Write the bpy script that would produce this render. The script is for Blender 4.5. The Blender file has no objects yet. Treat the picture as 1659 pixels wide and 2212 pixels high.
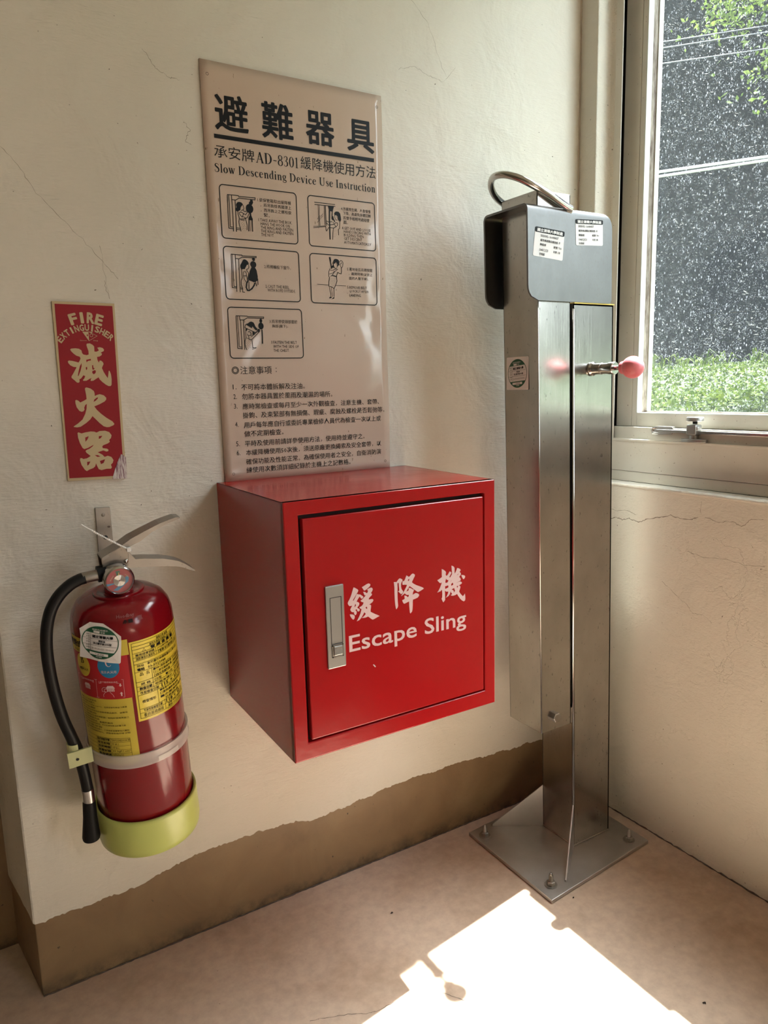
# Corner of a stairwell landing: extinguisher, red cabinet, instruction panel, steel descent post, dirty window.
import bpy, math, random
from mathutils import Vector, Matrix

SC = bpy.context.scene
COL = SC.collection
random.seed(7)
PI = math.pi

# ---------------------------------------------------------------- camera
cam_data = bpy.data.cameras.new('camera')
cam = bpy.data.objects.new('camera', cam_data)
COL.objects.link(cam)
cam_data.sensor_fit = 'HORIZONTAL'
cam_data.sensor_width = 36.0
cam_data.lens = 1588.308 * 36.0 / 1659.0
cam_data.clip_start = 0.02
cam_data.clip_end = 200
_r = Vector((0.8531617, -0.5209778, -0.0264036))
_u = Vector((0.1093192, 0.1290723, 0.9855910))
_f = Vector((0.5100631, 0.8437550, -0.1670724))
_m = Matrix((_r, _u, -_f)).transposed().to_4x4()
_m.translation = Vector((-1.33956, -1.30364, 1.05))
cam.matrix_world = _m
SC.camera = cam

# ---------------------------------------------------------------- light
SUN_DIR = Vector((-1.0, -0.147, -2.173)).normalized()      # the way the light travels
w = bpy.data.worlds.new('sky')
SC.world = w
w.use_nodes = True
nt = w.node_tree
nt.nodes.clear()
_sky = nt.nodes.new('ShaderNodeTexSky')
_sky.sky_type = 'NISHITA'
_sky.sun_disc = False
_sky.sun_elevation = math.asin(-SUN_DIR.z)
_sky.sun_rotation = math.atan2(-SUN_DIR.x, -SUN_DIR.y)
_sky.air_density = 1.0
_sky.dust_density = 2.5
_hs = nt.nodes.new('ShaderNodeHueSaturation')
_hs.inputs['Saturation'].default_value = 0.3
_bg = nt.nodes.new('ShaderNodeBackground')
_bg.inputs['Strength'].default_value = 2.1
_wo = nt.nodes.new('ShaderNodeOutputWorld')
nt.links.new(_sky.outputs[0], _hs.inputs['Color'])
nt.links.new(_hs.outputs[0], _bg.inputs[0])
nt.links.new(_bg.outputs[0], _wo.inputs[0])

sun_data = bpy.data.lights.new('sun', 'SUN')
sun_data.energy = 53.0
sun_data.angle = math.radians(0.6)
sun_data.color = (1.0, 0.965, 0.915)
sun = bpy.data.objects.new('sun', sun_data)
COL.objects.link(sun)
sun.rotation_euler = SUN_DIR.to_track_quat('-Z', 'Y').to_euler()
sun.location = (6, 2, 12)

def portal(name, loc, d, sx, sy):     # sampling guide in a window opening, gives no light itself
    p_ = bpy.data.lights.new(name, 'AREA'); p_.shape = 'RECTANGLE'; p_.size = sx; p_.size_y = sy; p_.cycles.is_portal = True
    o_ = bpy.data.objects.new(name, p_); COL.objects.link(o_); o_.location = loc
    o_.rotation_euler = Vector(d).to_track_quat('-Z', 'Y').to_euler()
portal('window_portal', (0.15, -0.58, 1.63), (-1, 0, 0), 1.10, 1.40)
portal('window_portal', (0.12, -3.70, 1.63), (-1, 0, 0), 1.84, 1.44)
SC.view_settings.view_transform = 'Standard'
SC.view_settings.look = 'None'
SC.view_settings.gamma = 1.0
SC.view_settings.use_curve_mapping = False
SC.view_settings.exposure = 0.2
SC.cycles.max_bounces = 12
SC.cycles.diffuse_bounces = 7
SC.cycles.glossy_bounces = 5
SC.cycles.transparent_max_bounces = 12
SC.cycles.sample_clamp_indirect = 8.0
SC.cycles.use_denoising = True
SC.cycles.blur_glossy = 0.3

# ---------------------------------------------------------------- helpers
def tag(o, label=None, cat=None, group=None, kind=None):
    if label: o['label'] = label
    if cat: o['category'] = cat
    if group: o['group'] = group
    if kind: o['kind'] = kind
    return o

def empty(name, loc=(0, 0, 0), rot=None):
    o = bpy.data.objects.new(name, None)
    COL.objects.link(o)
    o.empty_display_size = 0.05
    o.location = loc
    if rot is not None:
        o.matrix_world = Matrix.Translation(Vector(loc)) @ rot.to_4x4()
    return o

class MB:
    """collects faces, then links them as one mesh object"""
    def __init__(s): s.v = []; s.f = []
    def add(s, vs, fs):
        n = len(s.v)
        s.v += [tuple(p) for p in vs]
        s.f += [tuple(i + n for i in f) for f in fs]
        return s
    def box(s, x0, x1, y0, y1, z0, z1):
        vs = [(x0, y0, z0), (x1, y0, z0), (x1, y1, z0), (x0, y1, z0), (x0, y0, z1), (x1, y0, z1), (x1, y1, z1), (x0, y1, z1)]
        return s.add(vs, [(0, 3, 2, 1), (4, 5, 6, 7), (0, 1, 5, 4), (1, 2, 6, 5), (2, 3, 7, 6), (3, 0, 4, 7)])
    def hexa(s, c):      # 8 corners: bottom four counter-clockwise, top four
        return s.add(c, [(0, 3, 2, 1), (4, 5, 6, 7), (0, 1, 5, 4), (1, 2, 6, 5), (2, 3, 7, 6), (3, 0, 4, 7)])
    def tube(s, path, r, n=12, caps=True):
        path = [Vector(p) for p in path]
        rs = r if isinstance(r, (list, tuple)) else [r] * len(path)
        k = len(path)
        ts = []
        for i in range(k):
            t = (path[min(i + 1, k - 1)] - path[max(i - 1, 0)]).normalized()
            ts.append(t)
        a = Vector((0, 0, 1)) if abs(ts[0].z) < 0.9 else Vector((1, 0, 0))
        nrm = (a - ts[0] * a.dot(ts[0])).normalized()
        vs, fs = [], []
        for i in range(k):
            nrm = (nrm - ts[i] * nrm.dot(ts[i])).normalized()
            b = ts[i].cross(nrm)
            for j in range(n):
                th = 2 * PI * j / n
                vs.append(path[i] + (nrm * math.cos(th) + b * math.sin(th)) * rs[i])
        for i in range(k - 1):
            for j in range(n):
                q = (j + 1) % n
                fs.append((i * n + j, i * n + q, (i + 1) * n + q, (i + 1) * n + j))
        if caps:
            fs.append(tuple(range(n - 1, -1, -1)))
            fs.append(tuple((k - 1) * n + j for j in range(n)))
        return s.add(vs, fs)
    def lathe(s, prof, n=64, org=(0, 0, 0), axis='Z', a0=0.0, a1=2 * PI):
        """prof: (radius, height) pairs turned round the axis"""
        full = abs(a1 - a0 - 2 * PI) < 1e-6
        m = n if full else n + 1
        vs, fs = [], []
        for (r, h) in prof:
            for j in range(m):
                th = a0 + (a1 - a0) * j / n
                c, d = r * math.cos(th), r * math.sin(th)
                if axis == 'Z': p = (c, d, h)
                elif axis == 'Y': p = (c, h, d)
                else: p = (h, c, d)
                vs.append((p[0] + org[0], p[1] + org[1], p[2] + org[2]))
        for i in range(len(prof) - 1):
            for j in range(n):
                q = (j + 1) % m
                f = (i * m + j, i * m + q, (i + 1) * m + q, (i + 1) * m + j)
                fs.append(f if axis != 'Y' else f[::-1])
        return s.add(vs, fs)
    def prism(s, pts, y0, y1):
        """outline in x,z given depth y0..y1"""
        n = len(pts)
        vs = [(x, y0, z) for x, z in pts] + [(x, y1, z) for x, z in pts]
        fs = [tuple(range(n)), tuple(range(2 * n - 1, n - 1, -1))]
        fs += [(i, i + n, (i + 1) % n + n, (i + 1) % n) for i in range(n)]
        return s.add(vs, fs)
    def build(s, name, mat, parent=None, org=None, smooth=False, bevel=0, seg=2, local=False, auto=None):
        me = bpy.data.meshes.new(name)
        if org is None: org = (0, 0, 0)
        if parent is not None and not local:
            org = parent.get('_org', (0, 0, 0))
        v = s.v if local else [(p[0] - org[0], p[1] - org[1], p[2] - org[2]) for p in s.v]
        me.from_pydata(v, [], s.f)
        me.update()
        o = bpy.data.objects.new(name, me)
        COL.objects.link(o)
        if mat: me.materials.append(mat)
        if parent is not None:
            o.parent = parent
            o['_org'] = tuple(org)
        else:
            o.location = org
            o['_org'] = tuple(org)
        if smooth:
            me.polygons.foreach_set('use_smooth', [True] * len(me.polygons))
            if auto is not None:
                me.set_sharp_from_angle(angle=math.radians(auto))
        if bevel:
            b = o.modifiers.new('bevel', 'BEVEL')
            b.width = bevel; b.segments = seg; b.limit_method = 'ANGLE'
            b.angle_limit = math.radians(35)
        return o

def thing(name, label, cat, loc=(0, 0, 0), group=None, rot=None):
    o = empty(name, loc, rot)
    o['_org'] = tuple(loc) if rot is None else (0, 0, 0)
    return tag(o, label, cat, group)

# flat lettering -------------------------------------------------------------
_cache = {}
def text_geo(body, bold=0.0, res=2):
    key = (body, bold, res)
    if key in _cache: return _cache[key]
    c = bpy.data.curves.new('t', 'FONT')
    c.body = body; c.size = 1.0; c.resolution_u = res; c.offset = bold
    c.fill_mode = 'FRONT'
    o = bpy.data.objects.new('t', c)
    COL.objects.link(o)
    dg = bpy.context.evaluated_depsgraph_get()
    me = bpy.data.meshes.new_from_object(o.evaluated_get(dg))
    vs = [(v.co.x, v.co.y) for v in me.vertices]
    fs = [tuple(p.vertices) for p in me.polygons]
    bpy.data.objects.remove(o); bpy.data.curves.remove(c); bpy.data.meshes.remove(me)
    _cache[key] = (vs, fs)
    return vs, fs

def fill_geo(polys):
    c = bpy.data.curves.new('f', 'CURVE')
    c.dimensions = '2D'; c.fill_mode = 'FRONT'
    for p in polys:
        sp = c.splines.new('POLY')
        sp.points.add(len(p) - 1)
        for i, (a, b) in enumerate(p): sp.points[i].co = (a * 100, b * 100, 0, 1)
        sp.use_cyclic_u = True
    o = bpy.data.objects.new('f', c)
    COL.objects.link(o)
    dg = bpy.context.evaluated_depsgraph_get()
    me = bpy.data.meshes.new_from_object(o.evaluated_get(dg))
    vs = [(v.co.x / 100, v.co.y / 100) for v in me.vertices]
    fs = [tuple(p.vertices) for p in me.polygons]
    bpy.data.objects.remove(o); bpy.data.curves.remove(c); bpy.data.meshes.remove(me)
    return vs, fs

class Flat:
    """flat print: 2-D shapes in a sign's own u,v, mapped onto its surface"""
    def __init__(s, mp): s.mp = mp; s.m = MB()
    def geo(s, g, f=lambda u, v: (u, v)):
        vs = [s.mp(*f(a, b)) for a, b in g[0]]
        s.m.add(vs, g[1]); return s
    def text(s, body, u0, u1, v0, v1, bold=0.0, res=1, rot=0.0, piv=None):
        """fits the string's bounding box to u0..u1, v0..v1"""
        g = text_geo(body, 0.0, res)
        if not g[0]: return s
        a0 = min(p[0] for p in g[0]); a1 = max(p[0] for p in g[0])
        b0 = min(p[1] for p in g[0]); b1 = max(p[1] for p in g[0])
        ka = (u1 - u0) / max(a1 - a0, 1e-6); kb = (v1 - v0) / max(b1 - b0, 1e-6)
        cx, cy = piv or ((u0 + u1) / 2, (v0 + v1) / 2)
        c, d = math.cos(rot), math.sin(rot)
        def f(a, b):
            u = u0 + (a - a0) * ka - cx; v = v0 + (b - b0) * kb - cy
            return cx + u * c - v * d, cy + u * d + v * c
        if not bold: return s.geo(g, f)
        n_ = 4 if bold < .02 else 8      # a heavier face: the outline laid over itself a hair off in each direction
        e_ = max(abs(u1 - u0), 1e-4) * .05; cxy = piv or ((u0 + u1) / 2, (v0 + v1) / 2)
        p0_ = Vector(s.mp(*cxy)); nr = (Vector(s.mp(cxy[0] + e_, cxy[1])) - p0_).cross(Vector(s.mp(cxy[0], cxy[1] + e_)) - p0_).normalized()
        base = s.mp
        for i in range(n_):
            s.mp = lambda a, b, k=i: tuple(Vector(base(a, b)) + nr * (k * 2.5e-5))
            du, dv = bold * math.cos(2 * PI * (i + .5) / n_), bold * math.sin(2 * PI * (i + .5) / n_)
            s.geo(g, lambda a, b: f(a + du, b + dv))
        s.mp = base
        return s
    def line(s, pts, w, closed=False):
        """polyline of even width with mitred corners"""
        n = len(pts)
        W = w if isinstance(w, (list, tuple)) else [w] * n
        L, R = [], []
        for i in range(n):
            if closed: a, b, c = pts[i - 1], pts[i], pts[(i + 1) % n]
            else: a, b, c = pts[max(i - 1, 0)], pts[i], pts[min(i + 1, n - 1)]
            d1 = Vector((b[0] - a[0], b[1] - a[1])); d2 = Vector((c[0] - b[0], c[1] - b[1]))
            if d1.length < 1e-9: d1 = d2
            if d2.length < 1e-9: d2 = d1
            d1.normalize(); d2.normalize()
            t = d1 + d2
            if t.length < 0.3: t = d1.copy()
            t.normalize()
            nn = Vector((-t.y, t.x))
            k = W[i] / 2 / max(0.5, abs(nn.dot(Vector((-d1.y, d1.x)))))
            L.append((b[0] + nn.x * k, b[1] + nn.y * k)); R.append((b[0] - nn.x * k, b[1] - nn.y * k))
        m = n if closed else n - 1
        vs = L + R
        fs = [(i, i + n, (i + 1) % n + n, (i + 1) % n) for i in range(m)]
        s.m.add([s.mp(*p) for p in vs], fs); return s
    def poly(s, pts):
        n = len(pts)
        ar = sum(pts[i][0] * pts[(i + 1) % n][1] - pts[(i + 1) % n][0] * pts[i][1] for i in range(n))
        if ar < 0: pts = pts[::-1]
        s.m.add([s.mp(*p) for p in pts], [tuple(range(n))]); return s
    def rect(s, u0, u1, v0, v1, nu=1):
        vs, fs = [], []
        for i in range(nu + 1):
            u = u0 + (u1 - u0) * i / nu
            vs += [s.mp(u, v0), s.mp(u, v1)]
        for i in range(nu): fs.append((2 * i, 2 * i + 2, 2 * i + 3, 2 * i + 1))
        s.m.add(vs, fs); return s
    def disc(s, cu, cv, ru, rv=None, n=28):
        rv = rv or ru
        return s.poly([(cu + ru * math.cos(2 * PI * i / n), cv + rv * math.sin(2 * PI * i / n)) for i in range(n)])
    def cdisc(s, cu, cv, ru, rv, n=24):
        """disc cut into narrow upright strips, so that it follows a curved surface"""
        for i in range(n):
            a, b = cu - ru * math.cos(PI * i / n), cu - ru * math.cos(PI * (i + 1) / n)
            p, q = rv * math.sin(PI * i / n), rv * math.sin(PI * (i + 1) / n)
            s.m.add([s.mp(a, cv - p), s.mp(b, cv - q), s.mp(b, cv + q), s.mp(a, cv + p)], [(0, 1, 2, 3)])
        return s
    def ringl(s, cu, cv, ru, rv, w, n=40):
        return s.line([(cu + ru * math.cos(2 * PI * i / n), cv + rv * math.sin(2 * PI * i / n)) for i in range(n)], w, True)
    def rrect(s, u0, u1, v0, v1, rad, w=None):
        pts = []
        for cx, cy, a in ((u1 - rad, v1 - rad, 0), (u0 + rad, v1 - rad, 90), (u0 + rad, v0 + rad, 180), (u1 - rad, v0 + rad, 270)):
            for k in range(6):
                t = math.radians(a + k * 18)
                pts.append((cx + rad * math.cos(t), cy + rad * math.sin(t)))
        return s.line(pts, w, True) if w else s.poly(pts)
    def build(s, name, mat, parent, local=False):
        return s.m.build(name, mat, parent, local=local)

# a small roman face with thick and thin strokes (units: cap height 100)
def _ell(cx, cy, rx, ry, a0, a1, thin, thick, n=16):
    out = []
    for i in range(n + 1):
        a = math.radians(a0 + (a1 - a0) * i / n)
        out.append((cx + rx * math.cos(a), cy + ry * math.sin(a), thin + (thick - thin) * abs(math.cos(a)) ** 1.5))
    return out
def _sf(x, y, h=9): return [(x - h, y, 4), (x + h, y, 4)]
ROMAN = {
 'S': (50, [[(41, 78, 4), (38, 90, 4), (30, 97, 5), (20, 97, 6), (12, 89, 9), (11, 77, 12), (19, 65, 14), (32, 53, 15), (40, 40, 13), (41, 24, 11), (35, 9, 8), (25, 3, 5), (15, 4, 4), (8, 14, 4), (6, 28, 4)]]),
 'D': (66, [[(15, 0, 13), (15, 100, 13)], [(4, 2, 4), (28, 2, 4)], [(4, 98, 4), (28, 98, 4)], _ell(26, 50, 30, 48, 90, -90, 4, 14)]),
 'U': (66, [[(15, 98, 13), (15, 34, 13), (18, 15, 12), (26, 5, 8), (36, 2, 5), (47, 7, 5), (52, 20, 5), (53, 36, 5), (53, 98, 5)], [(3, 98, 4), (27, 98, 4)], [(43, 98, 4), (63, 98, 4)]]),
 'I': (30, [[(15, 0, 13), (15, 100, 13)], [(3, 2, 4), (27, 2, 4)], [(3, 98, 4), (27, 98, 4)]]),
 'l': (25, [[(12, 0, 12), (12, 102, 12)], _sf(12, 2), [(3, 97, 4), (12, 99, 4)]]),
 'o': (44, [_ell(22, 32, 15, 31, 0, 360, 4, 13)]),
 'w': (62, [[(9, 64, 12), (22, 2, 11)], [(22, 2, 4), (33, 60, 4)], [(30, 64, 12), (43, 2, 11)], [(43, 2, 4), (55, 64, 4)], _sf(9, 65, 8), _sf(30, 65, 8), _sf(54, 65, 6)]),
 'e': (42, [[(7, 38, 4), (34, 38, 4)], [(34, 38, 9), (33, 52, 8), (27, 62, 5), (20, 63, 4), (11, 56, 8), (7, 40, 12), (8, 22, 13), (14, 7, 10), (23, 2, 6), (31, 6, 4), (36, 17, 4)]]),
 's': (36, [[(28, 49, 4), (26, 58, 4), (19, 63, 4), (11, 60, 7), (9, 50, 9), (14, 41, 11), (24, 31, 12), (28, 20, 10), (25, 7, 7), (17, 2, 4), (9, 6, 4), (6, 17, 4)]]),
 'c': (40, [[(33, 50, 8), (30, 59, 6), (22, 63, 4), (13, 57, 8), (8, 42, 12), (8, 24, 13), (14, 8, 10), (23, 2, 6), (31, 7, 4), (36, 17, 4)]]),
 'n': (48, [[(13, 0, 12), (13, 64, 12)], [(14, 52, 4), (22, 61, 5), (30, 62, 8), (35, 53, 11), (36, 40, 12), (36, 0, 12)], _sf(13, 2), _sf(36, 2), [(4, 62, 4), (12, 64, 4)]]),
 'd': (47, [[(35, 2, 12), (35, 102, 12)], _ell(21, 32, 13, 30, 70, 290, 4, 13), [(26, 97, 4), (35, 99, 4)], [(35, 3, 4), (44, 4, 4)]]),
 'i': (25, [[(12, 0, 12), (12, 64, 12)], _sf(12, 2), [(4, 62, 4), (12, 64, 4)], [(12, 84, 12), (12, 97, 12)]]),
 'g': (43, [_ell(19, 44, 12, 19, 0, 360, 4, 11), [(28, 58, 4), (39, 62, 5)], [(13, 27, 4), (9, 18, 6), (14, 11, 9), (28, 8, 10), (37, 0, 9), (37, -12, 6), (28, -22, 5), (15, -22, 5), (6, -14, 5), (7, -3, 4), (14, 9, 4)]]),
 'v': (44, [[(9, 64, 12), (23, 2, 11)], [(23, 2, 4), (36, 64, 4)], _sf(9, 65, 8), _sf(36, 65, 6)]),
 't': (27, [[(12, 84, 7), (12, 14, 12), (15, 5, 8), (20, 3, 4), (26, 8, 4)], [(3, 63, 4), (24, 63, 4)]]),
 'r': (34, [[(13, 0, 12), (13, 64, 12)], [(14, 50, 4), (20, 60, 5), (27, 62, 9), (31, 57, 8)], _sf(13, 2), [(4, 62, 4), (12, 64, 4)]]),
 'u': (48, [[(12, 64, 12), (12, 18, 12), (15, 7, 9), (21, 3, 5), (29, 7, 4), (34, 13, 4)], [(35, 0, 12), (35, 64, 12)], [(4, 62, 4), (12, 64, 4)], [(27, 62, 4), (35, 64, 4)], [(35, 2, 4), (44, 3, 4)]]),
 'B': (60, [[(15, 0, 13), (15, 100, 13)], [(4, 2, 4), (30, 2, 4)], [(4, 98, 4), (30, 98, 4)], _ell(26, 75, 20, 22, 90, -90, 4, 13), _ell(26, 28, 25, 26, 90, -90, 4, 14)]),
 'C': (62, [[(53, 76, 5), (48, 90, 5), (36, 98, 5), (24, 94, 8), (14, 78, 12), (10, 50, 14), (14, 22, 12), (24, 6, 8), (36, 2, 5), (48, 8, 4), (55, 22, 4)], [(53, 70, 4), (53, 98, 4)]]),
 'A': (68, [[(34, 100, 5), (10, 0, 5)], [(34, 100, 14), (56, 0, 14)], [(17, 34, 4), (48, 34, 4)], _sf(9, 2, 8), _sf(56, 2, 11)]),
 '-': (40, [[(6, 42, 6), (34, 42, 6)]]),
 '8': (46, [_ell(23, 76, 14, 22, 0, 360, 4, 9), _ell(23, 27, 17, 26, 0, 360, 4, 11)]),
 '3': (44, [[(8, 80, 5), (13, 94, 4), (22, 98, 4), (32, 90, 8), (33, 72, 9), (26, 58, 5), (18, 53, 4)], [(18, 53, 4), (29, 49, 6), (36, 34, 10), (34, 14, 9), (22, 2, 4), (10, 4, 4), (6, 16, 5)]]),
 '0': (46, [_ell(23, 50, 16, 48, 0, 360, 4, 11)]),
 '1': (36, [[(19, 0, 10), (19, 100, 10)], [(8, 2, 4), (30, 2, 4)], [(8, 88, 4), (19, 98, 5)]]),
 ' ': (22, [])}
def roman(fl, s, u0, u1, v0, h, gap=3):
    tot = sum(ROMAN[c][0] + gap for c in s) - gap
    k = (u1 - u0) / tot; kv = h / 100.0
    x = 0
    for c in s:
        adv, st = ROMAN[c]
        for q in st:
            # widths scale with the horizontal squeeze for upright strokes
            fl.line([(u0 + (x + a) * k, v0 + b * kv) for a, b, _ in q], [t * (k * 0.62 + kv * 0.38) for _, _, t in q])
        x += adv + gap

# materials ------------------------------------------------------------------
def mat(name, col, rough=0.5, metal=0.0, spec=0.5, coat=0.0, **kw):
    m = bpy.data.materials.new(name)
    m.use_nodes = True
    b = m.node_tree.nodes['Principled BSDF']
    b.inputs['Base Color'].default_value = (*col, 1)
    b.inputs['Roughness'].default_value = rough
    b.inputs['Metallic'].default_value = metal
    b.inputs['Specular IOR Level'].default_value = spec
    b.inputs['Coat Weight'].default_value = coat
    b.inputs['Coat Roughness'].default_value = 0.08
    for k, v in kw.items(): b.inputs[k].default_value = v
    return m
def N(m, t, **kw):
    n = m.node_tree.nodes.new('ShaderNode' + t)
    for k, v in kw.items():
        if k in n.inputs.keys(): n.inputs[k].default_value = v
        else: setattr(n, k, v)
    return n
def K(m, a, ao, b, bi): m.node_tree.links.new(a.outputs[ao], b.inputs[bi])
def P(m): return m.node_tree.nodes['Principled BSDF']
def coords(m, scale=(1, 1, 1), space='Object', rot=(0, 0, 0)):
    if space == 'World':
        tc = N(m, 'NewGeometry'); out = 'Position'
    else:
        tc = N(m, 'TexCoord'); out = 'Object'
    mp = N(m, 'Mapping'); mp.inputs['Scale'].default_value = scale; mp.inputs['Rotation'].default_value = rot
    K(m, tc, out, mp, 'Vector'); return mp
def noise(m, mp, scale, detail=4, rough=0.55, dist=0.0):
    n = N(m, 'TexNoise'); n.inputs['Scale'].default_value = scale; n.inputs['Detail'].default_value = detail
    n.inputs['Roughness'].default_value = rough; n.inputs['Distortion'].default_value = dist
    K(m, mp, 'Vector', n, 'Vector'); return n
def ramp(m, src, out, stops):
    r = N(m, 'ValToRGB')
    e = r.color_ramp.elements
    while len(e) < len(stops): e.new(0.5)
    for i, (p, c) in enumerate(stops):
        e[i].position = p
        e[i].color = (*c, 1) if isinstance(c, (tuple, list)) else (c, c, c, 1)
    K(m, src, out, r, 'Fac'); return r
def mix(m, fac, a, b, blend='MIX'):
    x = N(m, 'Mix', data_type='RGBA', blend_type=blend)
    for i, v in ((0, fac), (6, a), (7, b)):
        if isinstance(v, (int, float)): x.inputs[i].default_value = v
        elif isinstance(v, tuple) and len(v) == 3 and not hasattr(v[0], 'outputs'): x.inputs[i].default_value = (*v, 1)
        elif isinstance(v, tuple): m.node_tree.links.new(v[0].outputs[v[1]], x.inputs[i])
    return x
def bump(m, srcs, normal_in=True):
    """srcs: (node, output, strength, distance) chained"""
    prev = None
    for n, o, st, d in srcs:
        b = N(m, 'Bump'); b.inputs['Strength'].default_value = st; b.inputs['Distance'].default_value = d
        K(m, n, o, b, 'Height')
        if prev: K(m, prev, 'Normal', b, 'Normal')
        prev = b
    K(m, prev, 'Normal', P(m), 'Normal'); return prev

# ---------------------------------------------------------------- materials
def wall_paint(name, base, dark, strokes=(2.2, 2.2, 13), crack=0.0):
    m = mat(name, base, 0.55, spec=0.35)
    w0 = coords(m, (1, 1, 1), 'World')
    st = coords(m, strokes, 'World', rot=(0.0, 0.12, 0.0))
    big = noise(m, w0, 2.2, 3, 0.5, 0.6)
    col = ramp(m, big, 'Fac', [(0.25, dark), (0.7, base)])
    spk = noise(m, w0, 140, 2, 0.5)
    sr = ramp(m, spk, 'Fac', [(0.235, 1.0), (0.265, 0.0)])
    c2 = mix(m, (sr, 'Color'), (col, 'Color'), (0.16, 0.13, 0.10))
    nt_ = c2
    K(m, c2, 2, P(m), 'Base Color')
    brush = noise(m, st, 26, 6, 0.62)
    lump = noise(m, w0, 9, 4, 0.55, 0.4)
    fine = noise(m, w0, 260, 3, 0.6)
    srcs = [(lump, 'Fac', 0.6, 0.016), (brush, 'Fac', 0.55, 0.0024), (fine, 'Fac', 0.25, 0.0006)]
    if crack:
        vo = N(m, 'TexVoronoi', feature='DISTANCE_TO_EDGE'); vo.inputs['Scale'].default_value = 5.5
        wrp = noise(m, w0, 7, 5, 0.65)
        ad = N(m, 'VectorMath', operation='ADD')
        sc = N(m, 'VectorMath', operation='SCALE'); sc.inputs['Scale'].default_value = 0.35
        K(m, wrp, 'Color', sc, 0); K(m, w0, 'Vector', ad, 0); K(m, sc, 'Vector', ad, 1); K(m, ad, 'Vector', vo, 'Vector')
        cr = ramp(m, vo, 'Distance', [(0.0, 0.0), (0.02, 1.0)])
        msk = noise(m, w0, 3.1, 2)
        mr = ramp(m, msk, 'Fac', [(0.5, 1.0), (0.62, 0.0)])
        fin = mix(m, (mr, 'Color'), (cr, 'Color'), (1.0, 1.0, 1.0))
        srcs.append((fin, 2, crack, 0.002))
    bump(m, srcs)
    return m
M_wall = wall_paint('cream_wall_paint', (0.70, 0.665, 0.585), (0.65, 0.615, 0.535))
M_wallr = wall_paint('cream_wall_paint_flaking', (0.69, 0.655, 0.575), (0.64, 0.605, 0.525), (3, 6, 13), 0.45)
M_ceil = mat('ceiling_paint', (0.70, 0.68, 0.62), 0.8)

M_brown = mat('brown_skirting_paint', (0.25, 0.165, 0.085), 0.42, spec=0.5)
_w = coords(M_brown, (1, 1, 1), 'World')
_n = noise(M_brown, _w, 8, 5, 0.6, 0.5); _n2 = noise(M_brown, _w, 90, 3)
_c = ramp(M_brown, _n, 'Fac', [(0.3, (0.20, 0.125, 0.065)), (0.7, (0.28, 0.19, 0.10))])
_s = ramp(M_brown, _n2, 'Fac', [(0.25, 1.0), (0.29, 0.0)])
_x = mix(M_brown, (_s, 'Color'), (_c, 'Color'), (0.06, 0.045, 0.03))
_sx = N(M_brown, 'SeparateXYZ'); K(M_brown, _w, 'Vector', _sx, 0)
_zr = ramp(M_brown, _sx, 'Z', [(0.0, 1.0), (0.035, 0.0)]); _n4 = noise(M_brown, _w, 22, 6, 0.7); _nr4 = ramp(M_brown, _n4, 'Fac', [(0.40, 0.0), (0.62, 0.85)])
_mm = N(M_brown, 'Math', operation='MULTIPLY'); K(M_brown, _zr, 'Color', _mm, 0); K(M_brown, _nr4, 'Color', _mm, 1)
_x = mix(M_brown, (_mm, 0), (_x, 2), (0.055, 0.042, 0.03))
K(M_brown, _x, 2, P(M_brown), 'Base Color')
bump(M_brown, [(_n, 'Fac', 0.3, 0.006), (_n2, 'Fac', 0.25, 0.0006)])

M_floor = mat('worn_tan_floor', (0.45, 0.33, 0.25), 0.5, spec=0.4)
_w = coords(M_floor, (1, 1, 1), 'World')
_n = noise(M_floor, _w, 3.5, 6, 0.6, 0.4); _n2 = noise(M_floor, _w, 45, 6, 0.65); _n3 = noise(M_floor, _w, 230, 2)
_c = ramp(M_floor, _n, 'Fac', [(0.28, (0.40, 0.275, 0.195)), (0.5, (0.50, 0.375, 0.29)), (0.75, (0.55, 0.43, 0.335))])
_d = ramp(M_floor, _n2, 'Fac', [(0.3, 0.80), (0.65, 1.0)])
_x = mix(M_floor, 1.0, (_c, 'Color'), (_d, 'Color'), 'MULTIPLY')
_s = ramp(M_floor, _n3, 'Fac', [(0.22, 0.75), (0.26, 0.0)])
_x2 = mix(M_floor, (_s, 'Color'), (_x, 2), (0.10, 0.07, 0.05))
K(M_floor, _x2, 2, P(M_floor), 'Base Color')
_rr = ramp(M_floor, _n, 'Fac', [(0.3, 0.42), (0.7, 0.6)]); K(M_floor, _rr, 'Color', P(M_floor), 'Roughness')
bump(M_floor, [(_n, 'Fac', 0.25, 0.008), (_n2, 'Fac', 0.3, 0.0012), (_n3, 'Fac', 0.2, 0.0004)])

M_grime = mat('dark_joint_grime', (0.10, 0.075, 0.06), 0.8)
M_crackw = mat('dark_crack_line', (0.22, 0.19, 0.15), 0.9)  # dark colour of the thin wall cracks
M_worn = mat('worn_print', (0.30, 0.10, 0.11), 0.5)
M_chip = mat('dark_crumb', (0.03, 0.02, 0.015), 0.8)

def enamel(name, col, rough=0.16, peel=0.25):
    m = mat(name, col, rough, spec=0.45, coat=0.05)
    w_ = coords(m, (1, 1, 1), 'World')
    a = noise(m, w_, 55, 2, 0.5); b = noise(m, w_, 9, 3)
    r = ramp(m, b, 'Fac', [(0.3, rough * 0.8), (0.7, rough * 1.5)]); K(m, r, 'Color', P(m), 'Roughness')
    bump(m, [(a, 'Fac', peel, 0.0012)])
    return m
M_red = enamel('red_enamel', (0.36, 0.006, 0.009))
M_extred = enamel('extinguisher_red', (0.19, 0.004, 0.008), 0.13, 0.08)
M_redin = mat('dark_gap', (0.02, 0.004, 0.004), 0.7)

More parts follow.
